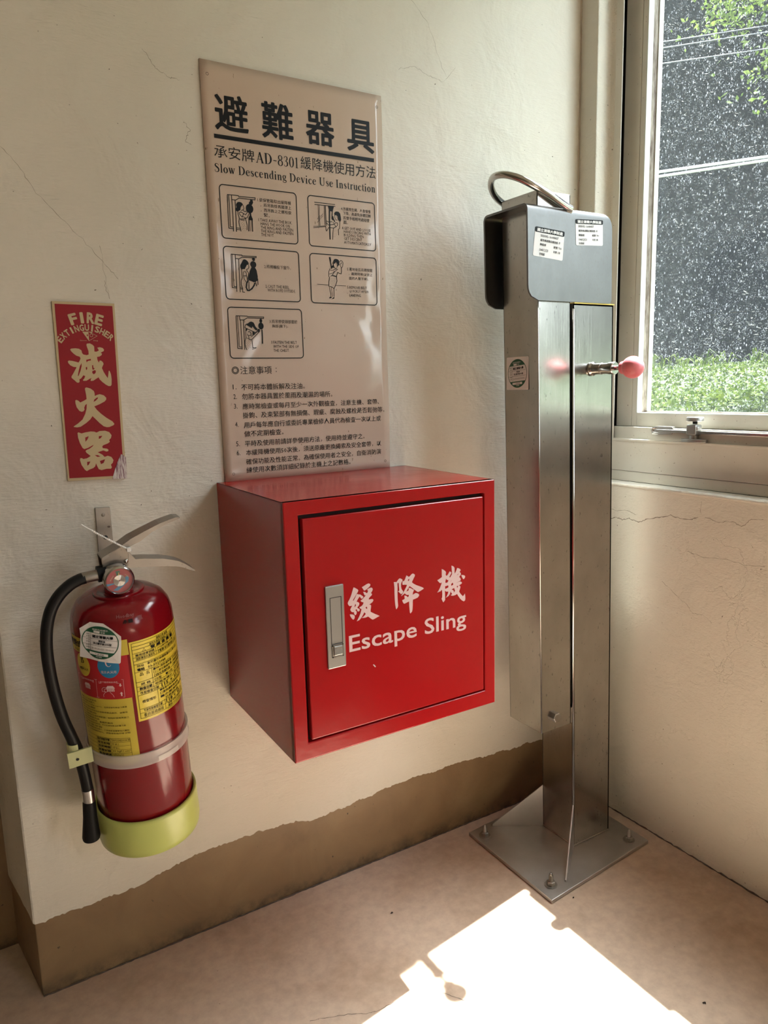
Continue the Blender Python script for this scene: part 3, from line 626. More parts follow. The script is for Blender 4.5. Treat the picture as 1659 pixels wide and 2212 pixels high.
DRAWINGS = [
 ([(13,[-8573,13895,-8367,13897,-8364,13883,-8054,13892,-8060,13856,-8357,13857,-8422,13817,-8488,13818]),(13,[-8570,13895,-8576,13649,-8576,13335,-8494,13331]),(12,[-8544,13892,-8543,13652,-8548,13360,-8492,13357]),(13,[-8495,13892,-8491,13769,-8489,13545,-8493,13285]),(14,[-8434,13816,-8432,13663,-8435,13475,-8439,13286]),(11,[-8435,13351,-8360,13349]),(11,[-8436,13326,-8362,13323]),(11,[-8293,13751,-8285,13726,-8276,13689,-8290,13669,-8333,13650]),(12,[-8392,13629,-8391,13584,-8377,13540,-8371,13511,-8386,13460,-8381,13412,-8364,13360,-8355,13297]),(11,[-8369,13613,-8339,13627,-8286,13605,-8319,13542,-8362,13587,-8369,13613]),(11,[-8295,13657,-8267,13641,-8224,13652]),(11,[-8282,13602,-8254,13586,-8217,13634,-8185,13675]),(11,[-8306,13554,-8249,13529,-8223,13543,-8175,13631]),(11,[-8363,13508,-8283,13515,-8257,13532]),(11,[-8355,13493,-8276,13493]),(12,[-8261,13528,-8244,13473,-8233,13409,-8240,13329]),(19,[-8191,13504,-8207,13312]),(9,[-8153,13504,-8171,13315]),(17,[-8130,13540,-8135,13311])],
  [[-8408,13770,-8387,13787,-8357,13794,-8324,13790,-8300,13773,-8293,13751,-8320,13726,-8338,13698,-8345,13656,-8375,13642,-8397,13625,-8429,13641,-8431,13670,-8413,13702,-8421,13739],[-8153,13863,-8107,13849,-8097,13808,-8121,13764,-8180,13762,-8177,13804,-8155,13825],[-8175,13631,-8146,13626,-8144,13584,-8130,13547,-8132,13502,-8204,13503,-8202,13537,-8174,13585]],
  [[-8171,13699,71.0,77.89999999999999]],
  [-8362,13459,-8320,13455,-8294,13472,-8342,13434,-8297,13430,-8319,13413,-8281,13409,-8337,13378,-8299,13388,-8266,13387,-8310,13353,-8332,13336,-8272,13353]),
 ([(13,[-8568,12897,-8364,12894,-8361,12880,-8093,12888,-8095,12865,-8367,12855,-8423,12825,-8481,12829]),(12,[-8564,12896,-8568,12632,-8578,12325,-8496,12321]),(11,[-8542,12890,-8543,12634,-8547,12349,-8495,12344]),(12,[-8490,12889,-8489,12637,-8496,12255]),(12,[-8429,12824,-8431,12563,-8434,12250]),(11,[-8425,12328,-8391,12322]),(11,[-8426,12308,-8392,12302]),(11,[-8248,12728,-8241,12697,-8260,12665,-8299,12648]),(12,[-8384,12651,-8384,12573,-8380,12508,-8404,12449,-8405,12379,-8383,12318,-8387,12256,-8345,12254]),(9,[-8330,12623,-8353,12602,-8357,12540,-8297,12543,-8299,12590,-8322,12623]),(11,[-8353,12536,-8344,12479,-8308,12430]),(11,[-8293,12540,-8288,12478]),(12,[-8291,12640,-8256,12592,-8270,12494,-8291,12435,-8316,12375]),(24,[-8268,12467,-8301,12415,-8314,12337,-8296,12291,-8262,12288,-8208,12322,-8162,12383,-8146,12430]),(13,[-8259,12444,-8263,12308]),(15,[-8132,12454,-8115,12369]),(15,[-8086,12504,-8088,12394])],
  [[-8357,12802,-8331,12825,-8297,12821,-8265,12800,-8243,12767,-8248,12732,-8277,12734,-8300,12698,-8324,12654,-8358,12656,-8388,12643,-8407,12684,-8404,12722,-8377,12762],[-8194,12696,-8130,12700,-8099,12647,-8083,12543,-8088,12468,-8159,12434,-8209,12451,-8264,12467,-8250,12553,-8233,12620]],
  [[-8157,12745,58.0,58.9],[-8146,12835,28.0,30.4]],
  [-8362,12451,-8338,12429,-8365,12404,-8336,12398,-8371,12377,-8346,12366,-8361,12338,-8335,12344,-8354,12312,-8338,12293]),
 ([(13,[-8544,11837,-8330,11837,-8322,11829,-8010,11829,-8012,11805,-8332,11805,-8394,11768,-8470,11768]),(12,[-8540,11835,-8539,11549,-8542,11267,-8459,11261]),(11,[-8513,11832,-8510,11549,-8511,11293,-8466,11289]),(12,[-8475,11833,-8470,11770,-8458,11759,-8457,11511,-8460,11249]),(12,[-8407,11764,-8406,11511,-8409,11241]),(13,[-8365,11694,-8379,11662,-8385,11634,-8327,11608,-8243,11573,-8188,11550,-8156,11571]),(12,[-8372,11571,-8373,11456,-8395,11405,-8400,11329,-8371,11237]),(11,[-8335,11552,-8312,11566,-8287,11557,-8271,11529,-8273,11501,-8334,11493,-8340,11528]),(12,[-8275,11477,-8203,11522,-8152,11567]),(12,[-8326,11485,-8312,11425,-8270,11418,-8169,11511,-8099,11576]),(9,[-8362,11453,-8320,11433]),(11,[-8261,11414,-8256,11354,-8252,11274,-8182,11278,-8267,11250]),(24,[-8058,11604,-8057,11476,-8060,11351])],
  [[-8364,11698,-8321,11711,-8294,11733,-8259,11744,-8216,11729,-8197,11697,-8182,11658,-8145,11619,-8155,11587,-8185,11594,-8238,11657,-8253,11625,-8356,11686],[-8369,11619,-8331,11608,-8359,11572,-8372,11567,-8379,11591],[-8243,11569,-8197,11550,-8203,11522,-8247,11506],[-8136,11619,-8098,11608,-8095,11584,-8140,11551,-8156,11583]],
  [[-8072,11668,51.0,60.8],[-8071,11760,27.0,37.05]],
  [-8366,11393,-8327,11397,-8288,11394,-8354,11373,-8315,11377,-8368,11353,-8329,11357,-8291,11350,-8352,11329,-8309,11330,-8371,11313,-8332,11309,-8298,11310,-8351,11289,-8312,11290,-8335,11266,-8295,11274]),
 ([(12,[-6885,13936,-6448,13936]),(12,[-6882,13895,-6444,13902]),(8,[-6808,13892,-6811,13733,-6806,13526]),(8,[-6782,13891,-6788,13715,-6783,13528]),(6,[-6838,13639,-6774,13713]),(6,[-6841,13579,-6714,13710]),(6,[-6820,13633,-6712,13746]),(12,[-6677,13889,-6676,13705,-6676,13545]),(12,[-6654,13892,-6651,13627,-6650,13539]),(9,[-6924,13504,-6655,13535]),(10,[-6925,13478,-6656,13522]),(26,[-6572,13819,-6580,13634,-6581,13294]),(19,[-6510,13817,-6519,13720,-6466,13623]),(9,[-6471,13736,-6454,13677,-6445,13662,-6412,13657]),(11,[-6647,13624,-6595,13608,-6523,13623]),(11,[-6644,13588,-6607,13555,-6482,13578]),(11,[-6665,13522,-6658,13466,-6650,13442,-6600,13511,-6495,13508,-6455,13535]),(9,[-6504,13616,-6482,13586,-6441,13536,-6410,13571,-6409,13608,-6442,13613,-6477,13590]),(10,[-6355,13633,-6362,13572,-6375,13497]),(11,[-6500,13503,-6518,13417,-6528,13294]),(11,[-6394,13504,-6394,13386])],
  [[-6602,13893,-6473,13897,-6495,13835,-6501,13810,-6535,13803,-6577,13815,-6589,13850],[-6474,13780,-6449,13807,-6415,13816,-6372,13810,-6344,13780,-6336,13728,-6329,13672,-6350,13629,-6392,13666,-6404,13730,-6437,13751,-6466,13733]],
  [[-6511,13688,21.0,38.949999999999996]],
  [-6482,13464,-6453,13470,-6424,13473,-6483,13440,-6454,13442,-6425,13444,-6499,13414,-6470,13412,-6441,13415,-6500,13381,-6471,13384,-6442,13386,-6502,13349,-6473,13351]),
 ([(8,[-6887,12463,-6647,12459]),(8,[-6488,12459,-6267,12458]),(24,[-6610,12973,-6578,12832,-6571,12762]),(11,[-6586,12975,-6580,12893]),(8,[-6507,12803,-6484,12767,-6455,12781]),(10,[-6471,12863,-6469,12851]),(10,[-6396,12900,-6366,12927,-6337,12916,-6317,12880,-6332,12813,-6357,12787,-6389,12847,-6348,12887]),(13,[-6357,12795,-6355,12729,-6366,12679,-6415,12688,-6443,12708]),(10,[-6600,12765,-6626,12722,-6633,12664,-6635,12623,-6617,12595]),(9,[-6602,12732,-6539,12735,-6499,12762,-6436,12758,-6501,12717,-6542,12665,-6597,12617]),(8,[-6624,12665,-6551,12681,-6511,12720]),(13,[-6444,12699,-6465,12640,-6467,12599]),(9,[-6567,12651,-6476,12627]),(9,[-6567,12635,-6476,12619]),(13,[-6622,12595,-6635,12520,-6639,12429]),(12,[-6467,12611,-6460,12541,-6492,12465,-6529,12401,-6581,12427,-6629,12438]),(10,[-6629,12425,-6606,12306,-6603,12248]),(9,[-6586,12423,-6570,12245]),(11,[-6534,12400,-6536,12246])],
  [[-6539,12834,-6532,12896,-6516,12930,-6491,12948,-6443,12947,-6410,12928,-6397,12888,-6404,12842,-6434,12816,-6455,12781,-6442,12852,-6470,12888,-6505,12857,-6519,12856,-6516,12811,-6503,12779,-6542,12785,-6566,12767,-6569,12808],[-6648,12221,-6613,12247,-6575,12236,-6619,12212],[-6601,12198,-6566,12220,-6531,12246,-6532,12213]],
  [],
  [-6598,12588,-6569,12585,-6541,12582,-6511,12584,-6600,12555,-6571,12552,-6542,12553,-6513,12555,-6601,12522,-6572,12523,-6543,12520,-6514,12526,-6602,12497,-6573,12494,-6544,12495,-6515,12497,-6575,12465,-6546,12462,-6516,12468,-6547,12441]),
]

# ---------------------------------------------------------------- the room
def struct(o, kind='structure'): o['kind'] = kind; return o
WZ = 2.9
rnd = random.Random(3)

floor = MB().box(-7.0, 0.16, -5.2, 0.34, -0.12, 0).build('floor', M_floor); struct(floor)
struct(MB().box(-7.0, 0.16, -5.2, 0.34, WZ, WZ + 0.12).build('ceiling', M_ceil))
struct(MB().box(-7.12, -7.0, -5.2, 0.34, 0, WZ).build('wall_far', M_wall))
struct(MB().box(-7.12, 0.16, -5.32, -5.2, 0, WZ).build('wall_rear', M_wall))

# ragged lower edge of the cream paint, lying a little proud of the brown skirting
def ragged(a, b, base, amp, step=0.006):
    out, x, v = [], a, 0.0
    n = int(abs(b - a) / step)
    for i in range(n + 1):
        t = i / n
        v = v * 0.82 + rnd.uniform(-1, 1) * amp
        out.append((a + (b - a) * t, base(a + (b - a) * t) + v + (rnd.uniform(-amp, amp) * 0.5)))
    return out
_ctl = [(-1.29, .1455), (-1.19, .142), (-1.115, .1445), (-1.0, .170), (-.90, .169), (-.785, .1665), (-.742, .154), (-.60, .163), (-.533, .171), (-.35, .166), (-.206, .154), (0.0, .150)]
def lip(x):
    for i in range(len(_ctl) - 1):
        if _ctl[i][0] <= x <= _ctl[i + 1][0]:
            t = (x - _ctl[i][0]) / (_ctl[i + 1][0] - _ctl[i][0])
            return _ctl[i][1] + (_ctl[i + 1][1] - _ctl[i][1]) * t
    return _ctl[0][1] if x < -1 else _ctl[-1][1]
edge = ragged(-1.2835, 0.0, lip, 0.0019, .004)
wl = MB()
n = len(edge)
vs = [(x, 0.0, z) for x, z in edge] + [(x, 0.0, WZ) for x, z in edge] + [(x, 0.0025, z - .0016) for x, z in edge]
fs = [(i, i + 1, n + i + 1, n + i) for i in range(n - 1)] + [(2 * n + i, 2 * n + i + 1, i + 1, i) for i in range(n - 1)]
wl.add(vs, fs)
# rounded outer corner and return face of the pier
edge2 = ragged(0.0015, 0.166, lambda y: 0.148, 0.0016)
fx = lambda y: -1.2862 - .150 * y
m = len(edge2)
vs = [(fx(y), y, z) for y, z in edge2] + [(fx(y), y, WZ) for y, z in edge2] + [(fx(y) + .0025, y, z - .001) for y, z in edge2]
fs = [(n_ + m, n_ + 1 + m, n_ + 1, n_) for n_ in range(m - 1)] + [(i, i + 1, 2 * m + i + 1, 2 * m + i) for i in range(m - 1)]
wl.add(vs, fs)
a, b = edge[0], edge2[0]
wl.add([(a[0], 0, a[1]), (a[0], 0, WZ), (fx(0), b[0], b[1]), (fx(0), b[0], WZ)], [(0, 1, 3, 2)])
wl.box(-1.282, 0.0, 0.012, 0.17, 0.19, WZ)
struct(wl.build('wall_left', M_wall))
bl = MB()
bl.hexa([(-1.2837, .0022, 0), (0, .0022, 0), (0, .17, 0), (-1.3087, .17, 0), (-1.2837, .0022, .19), (0, .0022, .19), (0, .17, .19), (-1.3087, .17, .19)])
struct(bl.build('baseboard_left', M_brown, bevel=0.0015))
# recess beyond the pier
ed3 = ragged(-7.0, -1.290, lambda x: 0.62, 0.0011, 0.03)
wb = MB(); k = len(ed3)
vs = [(x, 0.168, z) for x, z in ed3] + [(x, 0.168, WZ) for x, z in ed3]
wb.add(vs, [(i, i + 1, k + i + 1, k + i) for i in range(k - 1)])
wb.box(-7.0, -1.26, 0.176, 0.30, 0.0, WZ)
struct(wb.build('wall_recess', M_wall))
struct(MB().box(-7.0, -1.290, 0.1695, 0.175, 0.0, 0.65).build('baseboard_recess', M_brown))
# right wall with the window opening (y -1.75..0, z 0.82..2.30)
wr = MB()
wr.box(0, .16, -1.16, 0, 0, .8155); wr.box(0, .16, -1.16, 0, 2.30, WZ); wr.box(0, .16, -2.75, -1.16, 0, WZ); wr.box(0, .16, -4.65, -2.75, 0, .9); wr.box(0, .16, -4.65, -2.75, 2.36, WZ); wr.box(0, .16, -5.2, -4.65, 0, WZ)
struct(wr.build('wall_right', M_wallr))
ow = MB().box(0.0, 0.16, 0.0, 0.34, 0, WZ); ow.box(0.0, .045, -.051, 0, .8155, 2.30); struct(ow.build('wall_corner', M_wallr, bevel=.003))

# joints: grime lines where floor meets walls, cracked caulk by the window
def wobble(p0, p1, n, amp, r0, r1):
    pts, rs = [], []
    for i in range(n + 1):
        t = i / n
        pts.append([p0[j] + (p1[j] - p0[j]) * t + rnd.uniform(-amp, amp) for j in range(3)]); rs.append(rnd.uniform(r0, r1))
    return pts, rs
p, r = wobble((-1.283, 0.0005, 0.0008), (-0.02, 0.0005, 0.0008), 160, 0.0006, .0008, .0020)
struct(MB().tube(p, r, 5).build('trim_1', M_grime))
p, r = wobble((-0.0012, -0.002, 0.0008), (-0.0012, -1.6, 0.0008), 200, 0.0009, .0008, .0026)
struct(MB().tube(p, r, 5).build('trim_2', M_grime))
p, r = wobble((-0.0012, -0.0012, 0.83), (-0.0012, -0.0012, 2.88), 150, 0.0006, .0008, .0022)
struct(MB().tube(p, r, 6).build('trim_3', M_caulk))
pp = [(-.9069, -.3028), (-.87, -.317), (-.8411, -.3289), (-.82, -.342), (-.8022, -.3485), (-.7688, -.3473), (-.7406, -.3481), (-.71, -.362), (-.6834, -.3794), (-.6653, -.4088), (-.648, -.43), (-.6301, -.441), (-.60, -.452), (-.5817, -.4573), (-.555, -.455), (-.5374, -.4441)]
fl = Flat(lambda u, v: (u, v, 0.00025))
qq = []
for i in range(len(pp) - 1):
    for j in range(5):
        t = j / 5
        qq.append((pp[i][0] + (pp[i + 1][0] - pp[i][0]) * t + rnd.uniform(-.0012, .0012), pp[i][1] + (pp[i + 1][1] - pp[i][1]) * t + rnd.uniform(-.0012, .0012)))
fl.line(qq, [rnd.uniform(.0004, .0012) for _ in qq])
crack = fl.m.build('crack', M_grime, floor)

def wall_crack(pts, w0_, name='crack'):
    fl_ = Flat(lambda u, v: (-.0003, u, v)); q_ = []
    for i in range(len(pts) - 1):
        for j in range(6):
            t = j / 6
            q_.append((pts[i][0] + (pts[i + 1][0] - pts[i][0]) * t + rnd.uniform(-.0014, .0014), pts[i][1] + (pts[i + 1][1] - pts[i][1]) * t + rnd.uniform(-.0012, .0012)))
    fl_.line(q_, [rnd.uniform(.25, 1.0) * w0_ for _ in q_])
    WR = bpy.data.objects['wall_right']
    fl_.m.build(name, M_crackw, WR)
def left_crack(pts, w0_):
    fl_ = Flat(lambda u, v: (u, -.0003, v)); q_ = []
    for i in range(len(pts) - 1):
        for j in range(8):
            t = j / 8
            q_.append((pts[i][0] + (pts[i + 1][0] - pts[i][0]) * t + rnd.uniform(-.0016, .0016), pts[i][1] + (pts[i + 1][1] - pts[i][1]) * t + rnd.uniform(-.0016, .0016)))
    fl_.line(q_, [rnd.uniform(.2, 1.0) * w0_ for _ in q_]); fl_.m.build('crack', M_crackw, bpy.data.objects['wall_left'])
left_crack([(-1.225, 1.44), (-1.19, 1.405), (-1.165, 1.36), (-1.12, 1.315), (-1.075, 1.265), (-1.05, 1.235)], .0008)
left_crack([(-1.075, 1.235), (-1.070, 1.205), (-1.078, 1.30)], .0006)
left_crack([(-.985, 1.60), (-.965, 1.575), (-.945, 1.565), (-.925, 1.563)], .0009)
left_crack([(-.53, 1.83), (-.50, 1.80), (-.46, 1.79), (-.42, 1.755), (-.395, 1.70), (-.375, 1.66)], .0006)
left_crack([(-.49, 1.66), (-.455, 1.672), (-.42, 1.66), (-.385, 1.655), (-.35, 1.69)], .0006)
left_crack([(-.925, 1.50), (-.915, 1.488), (-.925, 1.47), (-.912, 1.462)], .0008)
wall_crack([(-.098, .730), (-.1146, .7301), (-.135, .736), (-.1557, .733), (-.175, .739), (-.202, .7337), (-.225, .744), (-.2576, .752), (-.2871, .7612), (-.31, .757), (-.3386, .7592), (-.3547, .7683)], .0022)
wall_crack([(-.10, .756), (-.14, .752), (-.17, .757), (-.20, .748)], .0010)
wall_crack([(-.37, .768), (-.40, .762), (-.43, .768), (-.45, .760), (-.47, .778), (-.50, .782)], .0011)
wall_crack([(-.27, .610), (-.30, .592), (-.335, .572), (-.35, .556), (-.375, .560), (-.40, .545)], .0008)
wall_crack([(-.36, .800), (-.357, .785), (-.36, .772)], .0009)
wall_crack([(-.33, .690), (-.37, .682), (-.42, .690), (-.46, .684), (-.51, .69)], .0009)

# ---------------------------------------------------------------- window (set 4 cm back in the wall)
win = struct(empty('window_1', (0.07, -0.58, 1.5))); win['_org'] = (0.07, -0.58, 1.5)
Z0, Z1, YE = 0.9166, 2.30, -1.16
f = MB().box(.0420, .0450, -.0838, -.051, Z0, Z1)
f.build('jamb', M_alu, win, bevel=.001)
f = MB()
for i in range(6):   # hollow moulding between reveal and frame
    a = i / 6 * PI / 2; b2 = (i + 1) / 6 * PI / 2
    R_ = .014
    f.add([(.042 - R_ + R_ * math.sin(a), -.051 - R_ + R_ * math.cos(a), z) for z in (Z0, Z1)] + [(.042 - R_ + R_ * math.sin(b2), -.051 - R_ + R_ * math.cos(b2), z) for z in (Z0, Z1)], [(0, 1, 3, 2)])
f.build('cove_filler', M_wallr, win, smooth=True)
MB().box(.100, .15, -.0640, -.0005, Z0, Z1).box(.046, .10, -.052, -.0505, Z0, Z1).build('gap_shade_block', M_dark, win)  # black boxes standing in for the deep shade in the sash gap
f = MB()
f.box(.042, .15, YE, YE + .05, Z0, Z1).box(.042, .15, YE + .05, -.051, 2.25, 2.30)
f.build('window_frame', M_alu, win, bevel=.0015)
MB().box(.054, .15, YE + .05, -.0640, .910, .9436).build('bottom_rail', M_alu, win, bevel=.0012)
s_ = MB().box(.041, .15, YE, -.0005, .9146, .9166).box(.041, .044, YE, -.0005, .8415, .9166).box(.044, .15, YE, -.0005, .8415, .90)
s_.box(.0385, .044, YE, -.0005, .9112, .9166)
s_.build('sill_box', M_alu, win, bevel=.001)
s_ = MB()
s_.add([(.0465, -.0005, .8170), (.0465, YE, .8170), (.0425, YE, .8405), (.0425, -.0005, .8405), (.15, -.0005, .8170), (.15, YE, .8170), (.15, YE, .8405), (.15, -.0005, .8405)], [(3, 2, 1, 0), (0, 1, 5, 4), (2, 3, 7, 6), (0, 4, 7, 3), (1, 2, 6, 5)])
s_.build('lower_sill_strip', M_alu, win)
MB().box(.050, .15, YE, 0, .8156, .8180).build('gap_filler', M_dark, win)
p, r = wobble((.0012, -.001, .8128), (.0012, YE, .8118), 220, .0005, .0026, .0040)
MB().tube(p, r, 8).build('plaster_edge', M_wallr, win, smooth=True)
lg = MB(); yy = [-.001 + (YE + .002) * i / 120 for i in range(121)]
vs = []
for y in yy: vs += [(.0005, y, .8150 + rnd.uniform(-.0006, .0008)), (.020, y, .8162 + rnd.uniform(-.0004, .0006)), (.044, y, .8166 + rnd.uniform(-.0008, .0003))]
lg.add(vs, [(3 * i + j, 3 * i + 3 + j, 3 * i + 4 + j, 3 * i + 1 + j)[::-1] for i in range(120) for j in range(2)])
lg.build('plaster_ledge', M_plaster, win, smooth=True)
def sash(y0, y1, z0=.9443, z1=2.245):
    """one glazed leaf, y0 its near-corner side"""
    ta = empty('sash'); ta.parent = win; ta['_org'] = (0, 0, 0); ta.location = (-.07, .58, -1.5)
    w_ = .0598
    MB().box(.075, .125, y0 - .0446, y0, z0, z1).box(.0755, .125, y0 - w_, y0 - .0456, z0, z1).build('stile', M_alu, ta, bevel=.001)
    MB().box(.075, .125, y1, y1 + w_, z0, z1).build('stile', M_alu, ta, bevel=.001)
    MB().box(.0753, .125, y1 + w_, y0 - w_, z0, .9745).build('rail', M_alu, ta, bevel=.001)
    MB().box(.0753, .125, y1 + w_, y0 - w_, z1 - .05, z1).build('rail', M_alu, ta, bevel=.001)
    zt = z1 - .05
    a = MB()
    a.box(.0745, .091, y0 - w_ - .0012, y0 - w_ + .001, .9745, zt).box(.0745, .091, y1 + w_ - .001, y1 + w_ + .0012, .9745, zt)
    a.box(.0745, .091, y1 + w_, y0 - w_, .9735, .9758)
    a.build('glazing_bead', M_white, ta)
    a = MB()
    a.box(.091, .1085, y0 - w_ - .0008, y0 - w_ + .001, .9755, zt).box(.091, .1085, y1 + w_ - .001, y1 + w_ + .0008, .9755, zt)
    a.box(.091, .1085, y1 + w_, y0 - w_, .9740, .9762)
    a.build('gasket', M_gask, ta)
    a = MB()
    a.box(.1065, .1088, y0 - w_ - .0034, y0 - w_ - .0008, .9762, zt).box(.1065, .1088, y1 + w_, y0 - w_, .9762, .9790)
    a.build('sealant_line', M_white, ta)
    MB().box(.109, .114, y1 + w_, y0 - w_, .9762, zt).build('pane', M_glass, ta)
    return ta
sash(-.0640, -1.105)
o2_ = MB()      # unseen second window, added behind the camera for fill light
for y in (-4.65, -3.72, -2.80): o2_.box(.06, .12, y, y + .05, .9, 2.36)
o2_.box(.06, .12, -4.65, -2.75, .9, .95).box(.06, .12, -4.65, -2.75, 2.31, 2.36)
struct(o2_.build('fill_window', M_alu))
# window stay: slotted plate, flat rod, clamp
def back(mb):      # working drawing of the stay is for the wall face; it sits on the recessed frame
    mb.v = [(1.0613 * x + .0822, 1.0613 * y + .0799, 1.0613 * z - .0644) for x, y, z in mb.v]; return mb
st = thing('window_stay', 'grey metal casement stay with thumb screw clamp on the window sill', 'window stay', (.055, -.2935, .913))
a = MB()
pts = [(-.2535, .9485), (-.2515, .9515), (-.262, .9535), (-.302, .9535), (-.304, .9505), (-.302, .9375), (-.262, .9355), (-.2515, .9365), (-.2495, .9415)]
a.add([(-.0285, y, z) for y, z in pts] + [(-.0180, y, z) for y, z in pts], [tuple(range(9))[::-1], tuple(range(9, 18))] + [(i, (i + 1) % 9, (i + 1) % 9 + 9, i + 9) for i in range(9)])
back(a).build('mounting_plate', M_bolt, st, bevel=.001)
a = MB().tube([(-.022, -.300, .9500), (-.024, -.270, .9505), (-.030, -.2550, .9490), (-.030, -.2535, .9440), (-.030, -.2570, .9395), (-.026, -.270, .9385), (-.024, -.285, .9385)], .0022, 10)
back(a).build('hinge_loop', M_bolt, st, smooth=True)
a = MB().hexa([(-.0385, -.60, .9415), (-.0265, -.60, .9415), (-.0265, -.268, .9415), (-.0385, -.268, .9415), (-.0385, -.60, .9475), (-.0265, -.60, .9475), (-.0265, -.268, .9475), (-.0385, -.268, .9475)])
back(a).build('rod', M_bolt, st, bevel=.0008)
a = MB().box(-.045, -.024, -.3695, -.3475, .9385, .960).box(-.042, -.027, -.372, -.345, .948, .957)
back(a).build('clamp_block', M_zinc, st, bevel=.003)
back(MB().lathe([(0, .961), (.0045, .961), (.0045, .968)], 20, (-.0345, -.3605, 0))).build('screw_stem', M_bplast, st, smooth=True, auto=40)
back(MB().lathe([(0, .9668), (.0155, .9668), (.0165, .9678), (.0165, .9735), (.0155, .9748), (.0, .9752)], 36, (-.0345, -.3605, 0))).build('thumb_screw', M_zinc, st, smooth=True, auto=40)
back(MB().lathe([(0, .929), (.0085, .929), (.0085, .9385), (0, .9385)], 24, (-.0345, -.359, 0))).build('pivot', M_zinc, st, smooth=True, auto=40)
a = MB(); pts = []
for i in range(24):
    t = 2 * PI * i / 24; pts.append((-.0365 + .011 * math.cos(t), -.3615 + .030 * math.sin(t)))
a.add([(x, y, .9246) for x, y in pts] + [(x, y, .9312) for x, y in pts], [tuple(range(24))[::-1], tuple(range(24, 48))] + [(i, (i + 1) % 24, (i + 1) % 24 + 24, i + 24) for i in range(24)])
back(a).build('foot_plate', M_zinc, st, bevel=.001)

# ---------------------------------------------------------------- red cabinet
BX = dict(fl=-.9135, fr=-.5115, bl=-.9085, br=-.4965, yf=-.311, z0=.4725, z1=.886)
cab = thing('escape_device_cabinet', 'red enamelled steel wall cabinet with white Escape Sling lettering on its door', 'cabinet', (-.71, -.15, .4725))
def xf(x, y):      # the carcass is a touch wider at the wall
    t = (y - BX['yf']) / -BX['yf']; s = (x - BX['fl']) / (BX['fr'] - BX['fl'])
    return (1 - t) * x + t * (BX['bl'] + s * (BX['br'] - BX['bl']))
def cbox(mb, x0, x1, y0, y1, z0, z1):
    return mb.hexa([(xf(x0, y0), y0, z0), (xf(x1, y0), y0, z0), (xf(x1, y1), y1, z0), (xf(x0, y1), y1, z0), (xf(x0, y0), y0, z1), (xf(x1, y0), y0, z1), (xf(x1, y1), y1, z1), (xf(x0, y1), y1, z1)])
dx0, dx1, dz0, dz1 = -.8895, -.5345, .5005, .8645       # door opening
a = MB()
t = .0015
cbox(a, BX['fl'], BX['fl'] + t, BX['yf'] + .001, -.001, BX['z0'], BX['z1'])
cbox(a, BX['fr'] - t, BX['fr'], BX['yf'] + .001, -.001, BX['z0'], BX['z1'])
cbox(a, BX['fl'], BX['fr'], BX['yf'] + .001, -.001, BX['z0'], BX['z0'] + t)
cbox(a, BX['fl'], BX['fr'], BX['yf'] + .001, -.001, BX['z1'] - t, BX['z1'])
cbox(a, BX['fl'], BX['fr'], -.0025, -.001, BX['z0'], BX['z1'])
a.build('carcass', M_red, cab)
a = MB()
yf = BX['yf']
O = [(BX['fl'], BX['z0']), (BX['fr'], BX['z0']), (BX['fr'], BX['z1']), (BX['fl'], BX['z1'])]
I = [(dx0, dz0), (dx1, dz0), (dx1, dz1), (dx0, dz1)]
vs = [(x, yf, z) for x, z in O] + [(x, yf, z) for x, z in I] + [(x, yf + .016, z) for x, z in I] + [(xf(x, yf + .012), yf + .012, z) for x, z in O]
fs = [(i, (i + 1) % 4, (i + 1) % 4 + 4, i + 4) for i in range(4)] + [(i + 4, (i + 1) % 4 + 4, (i + 1) % 4 + 8, i + 8) for i in range(4)] + [(i + 12, (i + 1) % 4 + 12, (i + 1) % 4, i) for i in range(4)]
a.add(vs, fs)
a.build('front_frame', M_red, cab, bevel=.0018, seg=3)
a = MB().box(dx0 - .004, dx1 + .004, yf + .013, yf + .015, dz0 - .004, dz1 + .004); a.build('gap_shade_sheet', M_redin, cab)  # dark sheet behind the door gap, its shade put into the colour
door = MB()
g = .0035
door.box(dx0 + g + .002, dx1 - g, yf - .0012, yf + .010, dz0 + g, dz1 - g - .0025)
D = door.build('door', M_red, cab, bevel=.0022, seg=3)
D['_org'] = cab['_org']
YD = yf - .0012
fl = Flat(lambda u, v: (u, YD - .0004, v))
def unp(l): return [(l[i] / 1e4, l[i + 1] / 1e4) for i in range(0, len(l), 2)]
for k_ in ('huan', 'jiang', 'ji'): fl.geo(fill_geo([unp(q) for q in BRUSH_DOOR[k_]]))
fl.text('Escape Sling', -.8115, -.5782, .6258, .6612, bold=.013, res=3)
fl.build('lettering', M_pw, D)
a = MB().box(-.8518, -.8195, YD - .0035, YD, .6148, .7490); H = a.build('latch_plate', M_zinc, D, bevel=.0015)
a = MB()
def frame4(mb, x0, x1, z0, z1, w, y):
    mb.box(x0, x1, y, y + .001, z0, z0 + w); mb.box(x0, x1, y, y + .001, z1 - w, z1); mb.box(x0, x0 + w, y, y + .001, z0, z1); mb.box(x1 - w, x1, y, y + .001, z0, z1)
frame4(a, -.8448, -.8246, .6545, .7302, .0007, YD - .0040)
a.build('seam', M_dark, H)
H['_org'] = cab['_org']
a = MB(); frame4(a, -.8445, -.8247, .6330, .6535, .0018, YD - .0052); a.box(-.8443, -.8250, YD - .0046, YD - .004, .6335, .6530)
a.build('button_surround', M_bolt, H)
a = MB().box(-.8420, -.8268, YD - .0075, YD - .004, .6365, .6515); a.build('push_button', M_zinc, H, bevel=.0012)
a = MB()
for i in range(5): a.box(-.8405, -.8285, YD - .0079, YD - .0074, .6385 + i * .0016, .6391 + i * .0016)
a.build('grip_ribs', M_zinc, H)
